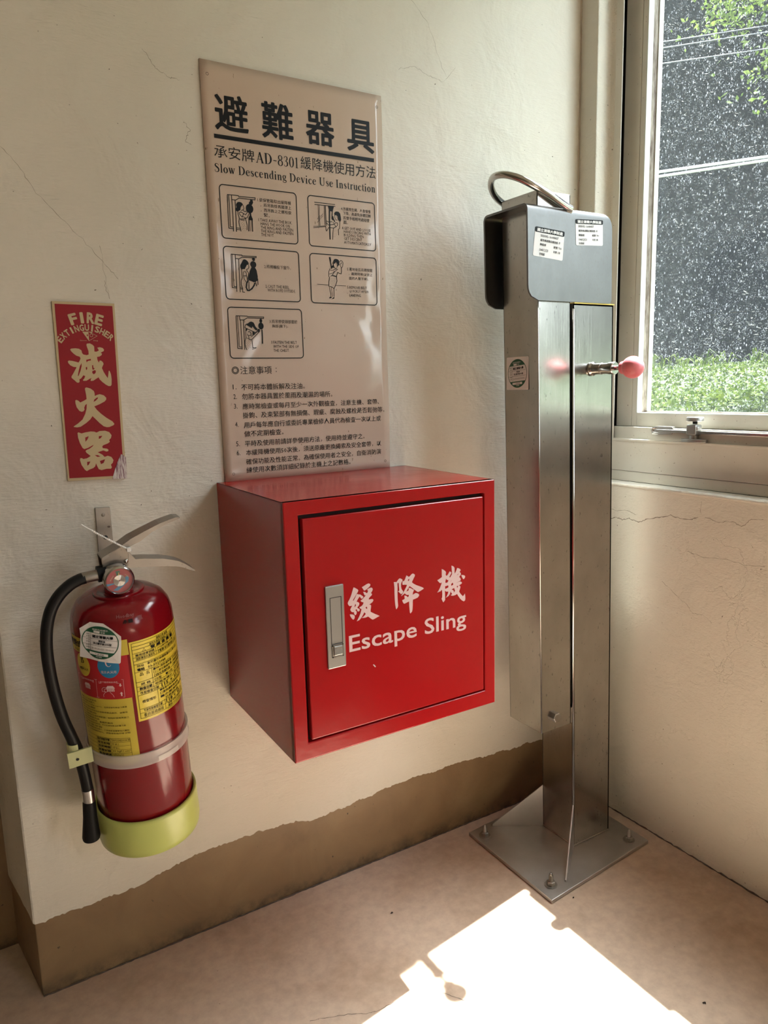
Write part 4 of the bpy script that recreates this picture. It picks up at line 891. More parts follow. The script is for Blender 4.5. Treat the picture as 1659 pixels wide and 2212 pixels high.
fl = Flat(lambda u, v: (u, YD - .0078, v)); fl.text('PUSH', -.8402, -.8287, .6468, .6500, res=1); fl.build('push_mark', M_gask, H)
fl = Flat(lambda u, v: (u, YD - .0005, v)); fl.poly([(-.7693, .6035), (-.7680, .6045), (-.7642, .6000), (-.7645, .5985), (-.7660, .5990)]); fl.build('paint_chip', M_paper, D)

# ---------------------------------------------------------------- instruction panel
PX0, PX1, PZ0, PZ1 = -.8925, -.5365, .8862, 1.6020
pan = thing('instruction_panel', 'tall taupe acrylic instruction panel with black printed drawings above the red cabinet', 'sign', (-.7145, 0, .8862))
gx, gz = 24, 44
vs, fs = [], []
def warp(x, z):      # the sheet has curled very slightly off the wall on its right
    s_ = (x - PX0) / (PX1 - PX0); t_ = (z - PZ0) / (PZ1 - PZ0)
    return -.0045 - .0012 * s_ * s_ * (0.5 + 0.5 * math.sin(t_ * 9.0)) - .0008 * s_ * math.sin(t_ * 17 + s_ * 5)
for j in range(gz + 1):
    for i in range(gx + 1):
        x = PX0 + (PX1 - PX0) * i / gx; z = PZ0 + (PZ1 - PZ0) * j / gz
        vs.append((x, warp(x, z), z))
for j in range(gz):
    for i in range(gx):
        q = j * (gx + 1) + i; fs.append((q, q + 1, q + gx + 2, q + gx + 1))
SHEET = MB().add(vs, fs).build('sheet', M_acryl, pan, smooth=True)
so = SHEET.modifiers.new('solid', 'SOLIDIFY'); so.thickness = .0025; so.offset = -1
fl = Flat(lambda u, v: (u, warp(u, v) - .00045, v))
for c, x0, x1, z0, z1 in (('避', -.8705, -.8118, 1.4950, 1.5525), ('難', -.7840, -.7260, 1.4945, 1.5530), ('器', -.6985, -.6422, 1.4958, 1.5515), ('具', -.6130, -.5565, 1.4952, 1.5500)):
    fl.text(c, x0, x1, z0, z1, bold=.021, res=2)
fl.rect(-.8747, -.5564, 1.4797, 1.4865)
fl.text('承安牌', -.8762, -.8030, 1.4485, 1.4690, res=2)
roman(fl, 'AD-8301', -.8005, -.7170, 1.4492, .0180)
fl.text('緩降機使用方法', -.7130, -.5535, 1.4495, 1.4715, res=2)
roman(fl, 'Slow Descending Device Use Instruction', -.8780, -.5545, 1.4245, .0143)
for x0, x1, z0, z1 in ((-.8708, -.7252, 1.3161, 1.4052), (-.8703, -.7250, 1.2124, 1.3024), (-.8691, -.7242, 1.1092, 1.1986), (-.7016, -.5574, 1.3152, 1.4046), (-.7020, -.5576, 1.2119, 1.3017)):
    fl.rrect(x0, x1, z0, z1, .0065, .0017)
for st_, fi, di, do in DRAWINGS:
    for w_, l in st_: fl.line(unp(l), w_ / 1e4)
    for l in fi: fl.poly(unp(l)) if False else fl.geo(fill_geo([unp(l)]))
    for q in di: fl.disc(q[0] / 1e4, q[1] / 1e4, q[2] / 1e4, q[3] / 1e4, 24)
    for x, z in unp(do): fl.disc(x, z, .00045, None, 6)
def lines(rows, h, bold=0.0):
    for s_, x0, x1, z in rows: fl.text(s_, x0, x1, z, z + h, bold=bold, res=1)
# captions in the frames (Chinese, then English capitals)
lines([('1.從保管箱取出緩降機', -.8015, -.7362, 1.3835), ('，將吊鉤掛再鐵環上', -.7960, -.7362, 1.3752), ('，而吊鉤上之螺栓旋', -.7960, -.7362, 1.3667), ('緊。', -.7905, -.7790, 1.3582)], .0064)
lines([('2.將捲輪投下窗外。', -.7946, -.7418, 1.2692)], .0066)
lines([('3.將吊帶從頭部套於', -.7900, -.7336, 1.1722), ('胸部(腋下)。', -.7852, -.7530, 1.1635)], .0066)
lines([('4.放握救生繩，人會慢慢', -.6322, -.5669, 1.3845), ('下降。為避免身體回轉', -.6280, -.5669, 1.3765), ('將雙手輕輕地處碰壁', -.6280, -.5700, 1.3680), ('面。', -.6280, -.6180, 1.3600)], .0064)
lines([('5.著地後將吊帶放開', -.6233, -.5672, 1.2742), ('，離開現場(以便上', -.6200, -.5672, 1.2655), ('面的人要下來)。', -.6195, -.5754, 1.2570)], .0066)
def caps(rows, h=.0052):
    for s_, x0, x1, z in rows: fl.text(s_, x0, x1, z, z + h, bold=.0, res=1)
caps([('1.TAKE AWAY THE BOX.', -.8012, -.7359, 1.3500), ('HANG THE HOOK ON', -.7975, -.7405, 1.3437), ('THE RING AND FASTEN', -.7975, -.7341, 1.3374), ('THE RING AND FASTEN', -.7975, -.7341, 1.3311), ('THE NUT.', -.7975, -.7722, 1.3248)])
caps([('2.CAST THE REEL', -.7943, -.7472, 1.2352), ('WITH ROPE OUTSIDE.', -.7905, -.7345, 1.2285)])
caps([('3.FASTEN THE BELT', -.7888, -.7370, 1.1352), ('WITH THE SIDE OF', -.7850, -.7335, 1.1277), ('THE CHEST.', -.7850, -.7530, 1.1205)])
caps([('4.GET OUT AND LOOSE', -.6317, -.5681, 1.3500), ('HANDS FACING WITH', -.6280, -.5681, 1.3437), ('BULDING THEN', -.6280, -.5845, 1.3374), ('GET DESCENT', -.6280, -.5880, 1.3311), ('AUTOMATICATICALLY', -.6280, -.5676, 1.3240)])
caps([('5.REMOVE BELT', -.6240, -.5805, 1.2412), ('QUICKLY AFTER', -.6195, -.5763, 1.2337), ('LANDING.', -.6195, -.5935, 1.2262)])
fl.text('◎', -.8682, -.8545, 1.0808, 1.0942, res=3); fl.text('注意事項', -.8520, -.7905, 1.0803, 1.0947, res=2); fl.disc(-.7815, 1.0905, .0009); fl.disc(-.7815, 1.0845, .0009)
h = .0112
for s_, z in (('1.', 1.0525), ('2.', 1.0350), ('3.', 1.0178), ('4.', .9845), ('5.', .9492), ('6.', .9325)): fl.text(s_, -.8680, -.8612, z + .001, z + .0098, res=2)
lines([('不可將本體拆解及注油。', -.8518, -.7243, 1.0515), ('勿將本器具置於風雨及潮濕的場所。', -.8513, -.6659, 1.0345), ('應時常檢查或每月至少一次外觀檢查，注意主機、套帶、', -.8514, -.5605, 1.0165),
       ('掛鉤、及束緊部有無損傷、瑕疵、腐蝕及螺栓是否鬆弛等。', -.8519, -.5482, 1.0002), ('用戶每年應自行或委託專業檢修人員代為檢查一次以上或', -.8506, -.5569, .9825), ('做不定期檢查。', -.8512, -.7728, .9665),
       ('平時及使用前請詳參使用方法，使用時並遵守之。', -.8512, -.5958, .9482), ('本緩降機使用50次後，須送原廠更換繩索及安全套帶，以', -.8500, -.5574, .9315), ('確保功能及性能正常。為確保使用者之安全，自衛消防演', -.8506, -.5579, .9145),
       ('練使用次數須詳細紀錄於主機上之記數格。', -.8510, -.6300, .8990)], h, bold=.004)
for x, z in ((-.8801, 1.5800), (-.5472, 1.5803), (-.8764, .8997), (-.5479, .8999)): fl.ringl(x, z, .0022, .0022, .0006, 20)
fl.build('print', M_ink, pan)

# ---------------------------------------------------------------- small red sign
sg = thing('extinguisher_sign', 'narrow red sign with cream border and brush lettering above the fire extinguisher', 'sign', (-1.11, 0, .912))
a = MB().hexa([(-1.1605, -.004, .9112), (-1.0668, -.004, .9092), (-1.0668, -.0006, .9092), (-1.1605, -.0006, .9112), (-1.1585, -.004, 1.1986), (-1.0628, -.004, 1.1980), (-1.0628, -.0006, 1.1980), (-1.1585, -.0006, 1.1986)])
a.build('backing', M_cream, sg, bevel=.0004)
fl = Flat(lambda u, v: (u, -.0045, v)); fl.poly([(-1.1577, .9160), (-1.0710, .9136), (-1.0664, 1.1938), (-1.1545, 1.1946)]); fl.build('red_field', M_signred, sg)
fl = Flat(lambda u, v: (u, -.0049, v))
for k_ in ('mie', 'huo', 'qi'): fl.geo(fill_geo([unp(q) for q in BRUSH_SIGN[k_]]))
def arc_text(s_, cx, cz, rad, a0, a1, hgt, wdt, bold=.03):
    k2 = len(s_)
    for i, c in enumerate(s_):
        ang = math.radians(a0 + (a1 - a0) * i / (k2 - 1))
        px, pz = cx + rad * math.cos(ang), cz + rad * math.sin(ang)
        w1 = wdt * (0.28 if c == 'I' else 1.0)
        fl.text(c, px - w1 / 2, px + w1 / 2, pz - hgt / 2, pz + hgt / 2, bold=bold, res=2, rot=ang - PI / 2)
arc_text('FIRE', -1.110, 1.1010, .0730, 105, 73.5, .0158, .0100, .045)
arc_text('EXTINGUISHER', -1.1105, 1.1050, .0535, 140.5, 45.5, .0096, .0062, .03)
fl.poly([(-1.1169, 1.1520), (-1.1078, 1.1520), (-1.1078, 1.1372)])
fl.line([(-1.1078, 1.1522), (-1.0945, 1.1454), (-1.1078, 1.1375)], .0005, True); fl.poly([(-1.1078, 1.1520), (-1.1005, 1.1519), (-1.1030, 1.1492)])
fl.ringl(-1.1035, 1.1462, .0022, .0024, .0006, 20)
fl.text('Queen', -1.1219, -1.1115, 1.1370, 1.1390); fl.text('Sing', -1.1011, -1.0941, 1.1366, 1.1390)
fl.build('lettering', M_cream, sg)
fl = Flat(lambda u, v: (u, -.00515, v)); fl.disc(-1.1096, 1.1464, .0010, .0017, 12); fl.build('eye_mark', M_signred, sg)
fl = Flat(lambda u, v: (u, -.0053, v)); fl.poly([(-1.0905, .9092), (-1.0664, .9080), (-1.0655, .9440), (-1.0690, .9478), (-1.0731, .9500), (-1.0790, .9390), (-1.0850, .9250)]); fl.build('scraped_corner', M_scr, sg)

# ---------------------------------------------------------------- extinguisher bracket
br = thing('wall_bracket', 'thin grey steel strap hook screwed to wall behind the extinguisher valve', 'bracket', (-1.11, 0, .78))
a = MB()
pts = [(-1.1222, .8630), (-1.0985, .8612), (-1.0976, .7600), (-1.1237, .7600)]
a.prism([(x, z) for x, z in pts][::-1], -.004, -.0008)
a.add([(-1.1230, -.004, .765), (-1.0980, -.004, .765), (-1.0980, -.135, .772), (-1.1230, -.135, .772), (-1.1230, -.004, .762), (-1.0980, -.004, .762), (-1.0980, -.135, .769), (-1.1230, -.135, .769)], [(0, 1, 2, 3), (7, 6, 5, 4), (0, 3, 7, 4), (1, 5, 6, 2), (2, 6, 7, 3)])
a.build('strap', M_rusty, br, bevel=.0005)
MB().lathe([(0, -.0062), (.0022, -.0060), (.0032, -.0042)], 16, (-1.1105, 0, .8494), 'Y').build('screw', M_gask, br, smooth=True)
MB().lathe([(0, -.0052), (.0030, -.0050), (.0036, -.0041)], 16, (-1.1098, 0, .8105), 'Y').build('screw', M_dark, br, smooth=True)
fl = Flat(lambda u, v: (u, -.0042, v)); fl.poly([(-1.1060, .8285), (-1.1025, .8300), (-1.1000, .8280), (-1.1030, .8262)]); fl.build('paint_chip', M_grime, br)

# ---------------------------------------------------------------- fire extinguisher (leans out from the wall)
RE = Matrix(((0.99799, 0.0, 0.06337), (-0.00718, 0.99356, 0.11306), (-0.06296, -0.11329, 0.99157))).transposed()
ex = thing('fire_extinguisher', 'red dry powder fire extinguisher with black hose and lime boot hanging on wall', 'fire extinguisher', (-1.0933, -.0892, .3), rot=RE)
L = dict(local=True)
R0 = .0767
a = MB().lathe([(0, .022), (.070, .022), (R0 - .002, .026), (R0, .03), (R0, .405), (.0757, .418), (.0722, .431), (.0655, .442), (.055, .4495), (.043, .4535), (.034, .4545)], 96)
body = a.build('cylinder', M_extred, ex, smooth=True, auto=60, **L)
a = MB().lathe([(.030, .4530), (.0380, .4535), (.0385, .4550), (.0375, .4572), (.030, .4578), (.027, .456), (.0215, .4562), (.0205, .460), (.0200, .4730), (.0150, .4760)], 64)
a.build('collar', M_extred, ex, smooth=True, auto=50, **L)
a = MB().lathe([(.0785, .0862), (.0800, .0868), (.0822, .0855), (.0826, .080), (.0835, .030), (.0820, .020), (.0775, .0165), (.060, .0160), (0, .0160)][::-1], 96)
a.lathe([(R0 + .0003, .060), (.0785, .0862)], 96)
a.build('boot', M_boot, ex, smooth=True, auto=60, **L)
# gauge
GX, GZ, GY = -.0040, .4847, -.040
a = MB().lathe([(.0195, GY + .017), (.0222, GY + .015), (.0226, GY + .002), (.0215, GY - .0022), (.0200, GY - .003), (.0188, GY - .0014), (.0186, GY + .001)], 56, (GX, 0, GZ), 'Y')
G = a.build('gauge_bezel', M_steel2, ex, smooth=True, auto=50, **L)
G['_org'] = (0, 0, 0)
a = MB().lathe([(.010, GY + .034), (.011, GY + .014), (.0195, GY + .014)], 24, (GX, 0, GZ), 'Y'); a.build('gauge_stem', M_dull, G, smooth=True, **L)
def gd(name, m_, y, fn):
    fl_ = Flat(lambda u, v: (GX + u, y, GZ + v)); fn(fl_); return fl_.m.build(name, m_, G, local=True)
gd('dial', M_gauger, GY + .0005, lambda q: q.disc(0, 0, .0190, None, 48))
def bl_(q):
    q.poly([(-.0105, -.0135), (-.0040, -.0155), (.0125, -.0040), (.0140, .0020), (.0120, .0050), (.0085, .0035), (.0090, -.0010)]); q.poly([(-.0185, -.0020), (-.0185, -.0055), (-.0080, -.0040), (-.0080, -.0025)])
gd('blue_swoosh', M_lblue, GY + .0001, bl_)
gd('green_zone', M_green, GY + .0001, lambda q: q.poly([(-.0030, .0085), (.0012, .0085), (.0022, .0155), (-.0042, .0155)]))
gd('needle', M_orange, GY - .0003, lambda q: q.poly([(-.0010, .0080), (.0010, .0080), (.0001, .0140)]))
def dialmarks(q):
    q.text('RECHARGE', -.0150, -.0060, .0050, .0066, rot=.9); q.text('OVER', .0075, .0145, .0050, .0066, rot=-.9)
gd('dial_marks', M_clip, GY - .0001, dialmarks)
a = MB()
for i in range(6): a.lathe([(.0012 + i * .0013, GY - .0006), (.0018 + i * .0013, GY - .0010), (.0024 + i * .0013, GY - .0006)], 40, (GX, 0, GZ), 'Y')
a.build('spring_coil', M_steel2, G, smooth=True, **L)
MB().lathe([(0, GY - .0016), (.012, GY - .0015), (.0188, GY - .0010)], 40, (GX, 0, GZ), 'Y').build('lens', M_lens, G, smooth=True, **L)
# valve body, handles
a = MB().lathe([(.016, .470), (.0165, .482), (.0150, .486), (.0150, .500)], 24); a.build('valve_body', M_dull, ex, smooth=True, auto=40, **L)
def unp2(l): return [(x / 1e4, z / 1e4) for x, z in l]
side = unp2([(-214, 5152), (-210, 5085), (-202, 4934), (-47, 4989), (169, 4956), (191, 5193), (228, 5215), (160, 5262), (99, 5286), (-60, 5222)])
a = MB(); a.prism(side[:5] + [side[5], side[6], side[7], side[8], side[9]], -.0150, -.0135); a.prism(side, .0135, .0150)
a.add([(x, y, z) for x, z in (side[0], side[9], side[8]) for y in (-.0150, .0150)], [(0, 2, 3, 1), (2, 4, 5, 3)])
a.build('valve_housing', M_rusty, ex, bevel=.0006, **L)
def channel(top, bot, y0, y1, cap='top'):
    """sheet channel: two side cheeks and a web along the top or bottom line"""
    mb = MB(); n_ = len(top); vs = []
    hw = [y0 + (y1 - y0) * i / (n_ - 1) for i in range(n_)]
    for i in range(n_):
        vs += [(top[i][0], -hw[i], top[i][1]), (top[i][0], hw[i], top[i][1]), (bot[i][0], -hw[i], bot[i][1]), (bot[i][0], hw[i], bot[i][1])]
    fs = []
    for i in range(n_ - 1):
        q, r_ = 4 * i, 4 * i + 4
        fs += [(q, q + 2, r_ + 2, r_), (q + 1, r_ + 1, r_ + 3, q + 3)]
        fs.append((q, r_, r_ + 1, q + 1) if cap == 'top' else (q + 2, q + 3, r_ + 3, r_ + 2))
    if cap == 'top': fs.append((4 * n_ - 4, 4 * n_ - 2, 4 * n_ - 1, 4 * n_ - 3))
    else: fs.append((4 * n_ - 4, 4 * n_ - 2, 4 * n_ - 1, 4 * n_ - 3))
    return mb.add(vs, fs)
top = unp2([(-200, 5165), (99, 5290), (246, 5372), (449, 5445), (707, 5530), (860, 5562), (960, 5580), (1037, 5568)])
bot = unp2([(-190, 5120), (99, 5225), (240, 5260), (396, 5310), (587, 5420), (810, 5500), (940, 5528), (1030, 5552)])
o = channel(top, bot, .0152, .0110).build('squeeze_lever', M_dull, ex, **L); sm = o.modifiers.new('s', 'SOLIDIFY'); sm.thickness = .0016
top = unp2([(193, 5171), (287, 5030), (420, 5010), (544, 4982), (700, 4950), (826, 4905), (940, 4855), (1038, 4788), (1177, 4661)])
bot = unp2([(102, 4934), (240, 4905), (330, 4885), (480, 4862), (601, 4845), (760, 4812), (851, 4790), (980, 4745), (1183, 4630)])
o = channel(top, bot, .0120, .0125, 'top').build('carry_handle', M_dull, ex, **L); sm = o.modifiers.new('s', 'SOLIDIFY'); sm.thickness = .0016
a = MB().lathe([(0, -.0188), (.0028, -.0185), (.0034, -.0150)], 20, (.0135, 0, .5045), 'Y'); a.build('rivet', M_bolt, ex, smooth=True, **L)
a = MB().lathe([(0, -.0178), (.0035, -.0172), (.0040, -.0150)], 20, (-.012, 0, .4990), 'Y'); a.build('rivet', M_dull, ex, smooth=True, **L)
# nylon tie with its toothed tail
p0, p1 = Vector((-.0420, -.016, .5735)), Vector((.0235, -.0165, .5190))
pts, rs = [], []
for i in range(61):
    t = i / 60; pts.append(p0.lerp(p1, t) + Vector((0, 0, -.0012 * math.sin(t * PI)))); rs.append(.0009 if (t < .18 or i % 2) else .0017)
a = MB().tube(pts, rs, 6); a.box(.0165, .0225, -.0195, -.0155, .5195, .5255); a.build('nylon_tie', M_tie, ex, **L)
# hose
def smooth_path(ctrl, sub=8):
    c = [Vector(q) for q in ctrl]; c = [c[0] * 2 - c[1]] + c + [c[-1] * 2 - c[-2]]
    out = []
    for i in range(1, len(c) - 2):
        for j in range(sub):
            t = j / sub
            out.append(0.5 * ((2 * c[i]) + (c[i + 1] - c[i - 1]) * t + (2 * c[i - 1] - 5 * c[i] + 4 * c[i + 1] - c[i + 2]) * t * t + (3 * c[i] - c[i - 1] - 3 * c[i + 1] + c[i + 2]) * t ** 3))
    out.append(c[-2]); return out
MB().lathe([(.006, -.0290), (.0125, -.0290), (.0125, -.0165), (.006, -.0160)], 24, (0, -.010, .4905), 'X').build('outlet_nut', M_bplast, ex, smooth=True, auto=40, **L)
MB().lathe([(.0080, -.0510), (.0084, -.0500), (.0084, -.0280), (.0070, -.0275)], 24, (0, -.010, .4895), 'X').build('hose_ferrule', M_dull, ex, smooth=True, auto=40, **L)
hp = smooth_path([(-.0470, -.010, .4890), (-.0560, -.010, .4878), (-.0700, -.010, .4822), (-.0870, -.011, .4690), (-.1010, -.012, .4490), (-.1105, -.013, .4200), (-.1150, -.014, .3850), (-.1155, -.014, .3450), (-.1130, -.014, .3050), (-.1085, -.014, .2700), (-.1010, -.014, .2350), (-.0955, -.014, .2080), (-.0920, -.014, .1700), (-.0905, -.014, .1350)], 8)
MB().tube(hp, .0088, 20).build('hose', M_rubber, ex, smooth=True, **L)
MB().tube([(-.0908, -.014, .1370), (-.0912, -.014, .1140)], .0093, 24).build('nozzle_band', M_bolt, ex, smooth=True, auto=40, **L)
MB().tube([(-.0912, -.014, .1150), (-.0916, -.014, .1120), (-.0935, -.014, .0850), (-.0965, -.014, .0480), (-.0967, -.014, .0440)], [.0092, .0100, .0108, .0140, .0132], 28).build('nozzle', M_bplast, ex, smooth=True, auto=50, **L)
# clear band with its lime clip
rb = R0 + .0016
a = MB().lathe([(rb, .1872), (rb + .0022, .1868), (rb + .0024, .1900), (rb + .0012, .1920), (rb + .0010, .2040), (rb + .0022, .2060), (rb + .0020, .2088), (rb, .2092)], 96)
a.build('clear_band', M_band, ex, smooth=True, auto=50, **L)
a = MB().lathe([(rb + .0026, .1880), (rb + .0026, .1965)], 20, a0=math.radians(-82), a1=math.radians(-55)); o = a.build('band_tail', M_band, ex, smooth=True, **L)
a = MB()
a.box(-.1125, -.0765, -.0270, -.0240, .1905, .2170)
a.lathe([(.0118, .196), (.0118, .2265)], 20, (-.0985, -.0130, 0), a0=math.radians(100), a1=math.radians(285))
o = a.build('hose_clip', M_clip, ex, **L); sm = o.modifiers.new('s', 'SOLIDIFY'); sm.thickness = .0014
MB().lathe([(0, -.0278), (.0024, -.0276)], 16, (-.0990, 0, .2030), 'Y').build('clip_hole', M_dark, ex, **L)

# labels wrapped on the cylinder: u = arc length in metres from the front (-90 deg), v = height
def cylmap(r_): return lambda u, v: (r_ * math.cos(-PI / 2 + u / R0), r_ * math.sin(-PI / 2 + u / R0), v)
def U(deg): return math.radians(deg + 90) * R0
def lab(name, m_, lift, fn, parent=ex):
    q = Flat(cylmap(R0 + lift)); fn(q)
    return q.m.build(name, m_, parent, local=True)
# right-hand yellow inspection label
u0, u1 = U(-97.5), U(-12)
IL = lab('inspection_label', M_yel, .0005, lambda q: q.rect(u0, u1, .2645, .3990, 40)); IL['_org'] = (0, 0, 0)
def inspection(q):
    a0, a1 = U(-95), U(-14)
    H_ = [.3960, .3905, .3852, .3792, .3724, .3665, .3610, .3478, .3310, .3232, .3158, .3085, .2850, .2780, .2690]
    for z in H_: q.line([(a0 + (a1 - a0) * i / 24, z) for i in range(25)], .0005)
    q.line([(a0, H_[0]), (a0, H_[-1])], .0006)
    for u, za, zb in ((U(-68), H_[3], H_[5]), (U(-76), H_[7 - 0], H_[10]), (U(-72), H_[11], H_[12]), (U(-64), H_[12], H_[14]), (U(-45), H_[9], H_[10])): q.line([(u, za), (u, zb)], .0005)
    def T(s_, d0, d1, z, h_=.0042, b=.01): q.text(s_, U(d0), U(d1), z, z + h_, bold=b, res=1)
    T('清華大學 產理', -66, -48, .3911, .0038); T('新竹市東區光復路二段101號', -75, -40, .3858, .0036); T('智 威 金 屬 廠', -74, -38, .3800, .0046, .04)
    q.line([(U(-84), .3800), (U(-80), .3800), (U(-82), .3838)], .0004, True)
    T('廠商證書號碼', -92, -70, .3736); T('(110)新竹縣-002號', -66, -38, .3736); T('消防專技人員姓名', -92, -70, .3676); T('王智聰 消士證字第0220號', -66, -30, .3676)
    T('地址', -92, -84, .3556); T('新竹縣竹林鄉新鳳村三鄰7-2號', -80, -30, .3558); T('電話', -92, -84, .3492, .0046, .03); T('03-5923988', -80, -56, .3496)
    T('品', -90, -86, .3405, .0055, 0); T('名', -83, -79, .3405, .0055, 0)
    T('■ABC乾粉滅火器', -74, -46, .3426); T('□水滅火器', -44, -26, .3426); T('□二氧化碳滅火器', -74, -46, .3370); T('□機械泡沫滅火器', -44, -18, .3370); T('□強化液滅火器', -74, -50, .3316, .0040); T('□鹵化物滅火器', -44, -20, .3316, .0040)
    T('規 格', -90, -79, .3246); T('□5型', -74, -65, .3246); T('■10型', -58, -46, .3246); T('□20型', -42, -28, .3246)
    T('製造日期', -92, -78, .3170, .0048, .03); T('依瓶身標示', -74, -48, .3172); T('原水編號', -43, -24, .3172); T('性能檢查日期', -92, -70, .3096, .0048); T('115', -66, -56, .3096, .0052, .02); T('年', -52, -48, .3098); T('03', -44, -38, .3098, .0048, .02); T('月', -34, -31, .3098); T('06', -28, -23, .3098)
    T('檢查情形', -91, -75, .2945, .0050, .01); T('■檢查合格(換藥更換零配件)', -69, -24, .3030); T('□更換藥劑後合格', -69, -36, .2975); T('■水壓測試合格', -69, -24, .2915); T('日期滅火器', -62, -38, .2862, .0040)
    T('下次性能檢查日期', -91, -68, .2794, .0046); T('118', -62, -52, .2792, .0052, .02); T('年', -49, -45, .2794); T('03', -41, -35, .2794, .005, .02); T('月', -31, -28, .2794)
    T('委託服務廠商', -91, -67, .2704, .0062, 0); T('名稱 冠軍工程有限公司', -60, -26, .2740, .0034); T('電話 03-5594402', -60, -34, .2700, .0032); T('不良品七成 新竹市消防局核准字', -62, -20, .2654, .0026, 0)
lab('print', M_ink, .0009, inspection, IL)
# left-hand printed instructions
lu0, lu1 = U(-176), U(-98.5)
OL = lab('operating_label', M_lred, .0005, lambda q: q.rect(lu0, U(-100.5), .3085, .3800, 30)); OL['_org'] = (0, 0, 0)
lab('label_band', M_yel2, .0004, lambda q: q.rect(lu0, lu1, .3800, .4050, 30), OL)
lab('label_band', M_yel2, .0004, lambda q: q.rect(lu0, U(-101.3), .1930, .3085, 30), OL)
lab('class_disc', M_yel2, .0008, lambda q: q.cdisc(U(-156), .3612, .0148, .0190), OL)
lab('class_disc', M_lblue, .0008, lambda q: q.cdisc(U(-122.2), .3634, .0163, .0186), OL)
def blk(q):
    q.text('乾粉式', U(-174), U(-153), .3900, .4010, bold=.03, res=1); q.text('滅火器', U(-150), U(-130), .3900, .4010, bold=.03, res=1); q.text('(A.B.C)類火災用', U(-168), U(-134), .3825, .3870, res=1)
    roman(q, 'B', U(-158.5), U(-153), .3640, .0125); q.text('油類火災用', U(-164), U(-148), .3525, .3572, res=1)
    for i, (s_, d1) in enumerate((('使用上之注意事項：', -142), ('請定期檢查壓力', -146), ('溫度在零下三十度以上(49℃)，指降至綠色線以下應重', -108), ('新加壓', -146), ('每年應送本公司保固定檢驗換藥品藥劑，以確保', -108), ('安全使用', -146), ('每一噴嘴指示在綠色線範圍，如指針使用失壓之', -107), ('使用後應即充裝', -142), ('藥劑勿任意更換，各廠的藥劑', -126), ('因不同成分混合將會降低，不可任意有無法計畫之處', -112), ('請注意保管', -140), ('每二年換裝藥粉檢查壓力，六年換新或重新加入藥劑', -109), ('工程，內有關藥劑每N₂，調整綠色指示線 試驗', -108))):
        z = .3020 - i * .0045
        q.text(s_, U(-170), U(d1), z, z + .0030, res=1)
    t0, t1, tz = U(-168), U(-109.5), .2405
    rows = [('型式承認字號', 'TA095334550034 號'), ('有效射程', '5M 以上'), ('放射時間', '10秒以上'), ('耐壓試驗', '35 kgf / cm²'), ('製造號碼', '0700601'), ('製造日期', '96.07.00')]
    for i in range(7):
        z = tz - i * .0066
        q.line([(t0 + (t1 - t0) * j / 16, z) for j in range(17)], .0004)
    for u in (U(-151), U(-132), t1): q.line([(u, tz), (u, tz - .0395)], .0004)
    for i, (p_, s_) in enumerate(rows):
        z = tz - .0054 - i * .0066
        q.text(p_, U(-150), U(-133), z, z + .0044, bold=.02, res=1); q.text(s_, U(-131), U(-131) + min(.0285, .0023 * len(s_)), z, z + .0044, res=1)
lab('black_print', M_ink, .0012, blk, OL)
def wht(q):
    roman(q, 'C', U(-125.5), U(-118), .3640, .0125); q.text('電氣火災用', U(-131), U(-114), .3525, .3572, res=1)
    q.line([(U(-170), .3410), (U(-140), .3412), (U(-108), .3412), (U(-108.7), .3115), (U(-140), .3108), (U(-170), .3100)], .0004, True); q.line([(U(-139), .3412), (U(-140), .3110)], .0004)
    q.text('2.拉出保險插銷', U(-165), U(-142), .3368, .3394, res=1); q.text('3.按下壓把噴射滅火', U(-136), U(-114), .3366, .3394, res=1)
    q.line([(U(-136), .3356), (U(-113), .3356)], .0005); q.line([(U(-163), .3356), (U(-142), .3356)], .0005)
    for uu in (U(-123), U(-153)):
        q.poly([(uu - .0042, .3318), (uu + .0042, .3318), (uu + .0068, .3272), (uu - .0068, .3272)])
        for i in range(5): q.rect(uu - .0052 + i * .0023, uu - .0036 + i * .0023, .3222, .3272)
    q.ringl(U(-128.5), .3240, .0024, .0026, .0006, 16); q.line([(U(-125), .3290), (U(-131), .3290), (U(-133), .3262), (U(-133), .3222), (U(-129), .3214), (U(-132), .3165), (U(-132), .3125)], .0005); q.line([(U(-124), .3214), (U(-121), .3165), (U(-120), .3125)], .0005)
    q.poly([(U(-112.5), .3350), (U(-111), .3350), (U(-111), .3320), (U(-110), .3320), (U(-111.8), .3296), (U(-113.5), .3320), (U(-112.5), .3320)])
    q.poly([(U(-112.5), .3140), (U(-111), .3140), (U(-111), .3180), (U(-110), .3180), (U(-111.8), .3208), (U(-113.5), .3180), (U(-112.5), .3180)])
lab('pale_print', M_pw, .0012, wht, OL)
# peeling round inspection sticker
su, sv, srt = U(-127), .4040, -0.17
def smap(extra):
    def f_(u, v):
        c, d = math.cos(srt), math.sin(srt); uu = su + u * c - v * d; vv = sv + u * d + v * c
        lift = .0022 + extra + max(0, (-u - .018)) * .35 + max(0, (u + v - .034)) * .25
        return cylmap(R0 + lift)(uu, vv)
    return f_
q = Flat(smap(0)); gg = 14
def inside(u, v): return True
out_ = [(-.030, -.031), (.0295, -.031), (.031, -.029), (.0300, .004), (.0290, .0140), (.0160, .0250), (.0040, .0325), (-.0160, .0310), (-.0300, .0180), (-.0285, .0060)]
vs = [smap(0)(0, 0)]; m_ = MB(); rings = 8
allv = [smap(0)(0, 0)]; nn_ = len(out_) * 4; per = []
for i in range(len(out_)):
    for j in range(4):
        t = j / 4; b_ = out_[(i + 1) % len(out_)]; per.append((out_[i][0] + (b_[0] - out_[i][0]) * t, out_[i][1] + (b_[1] - out_[i][1]) * t))
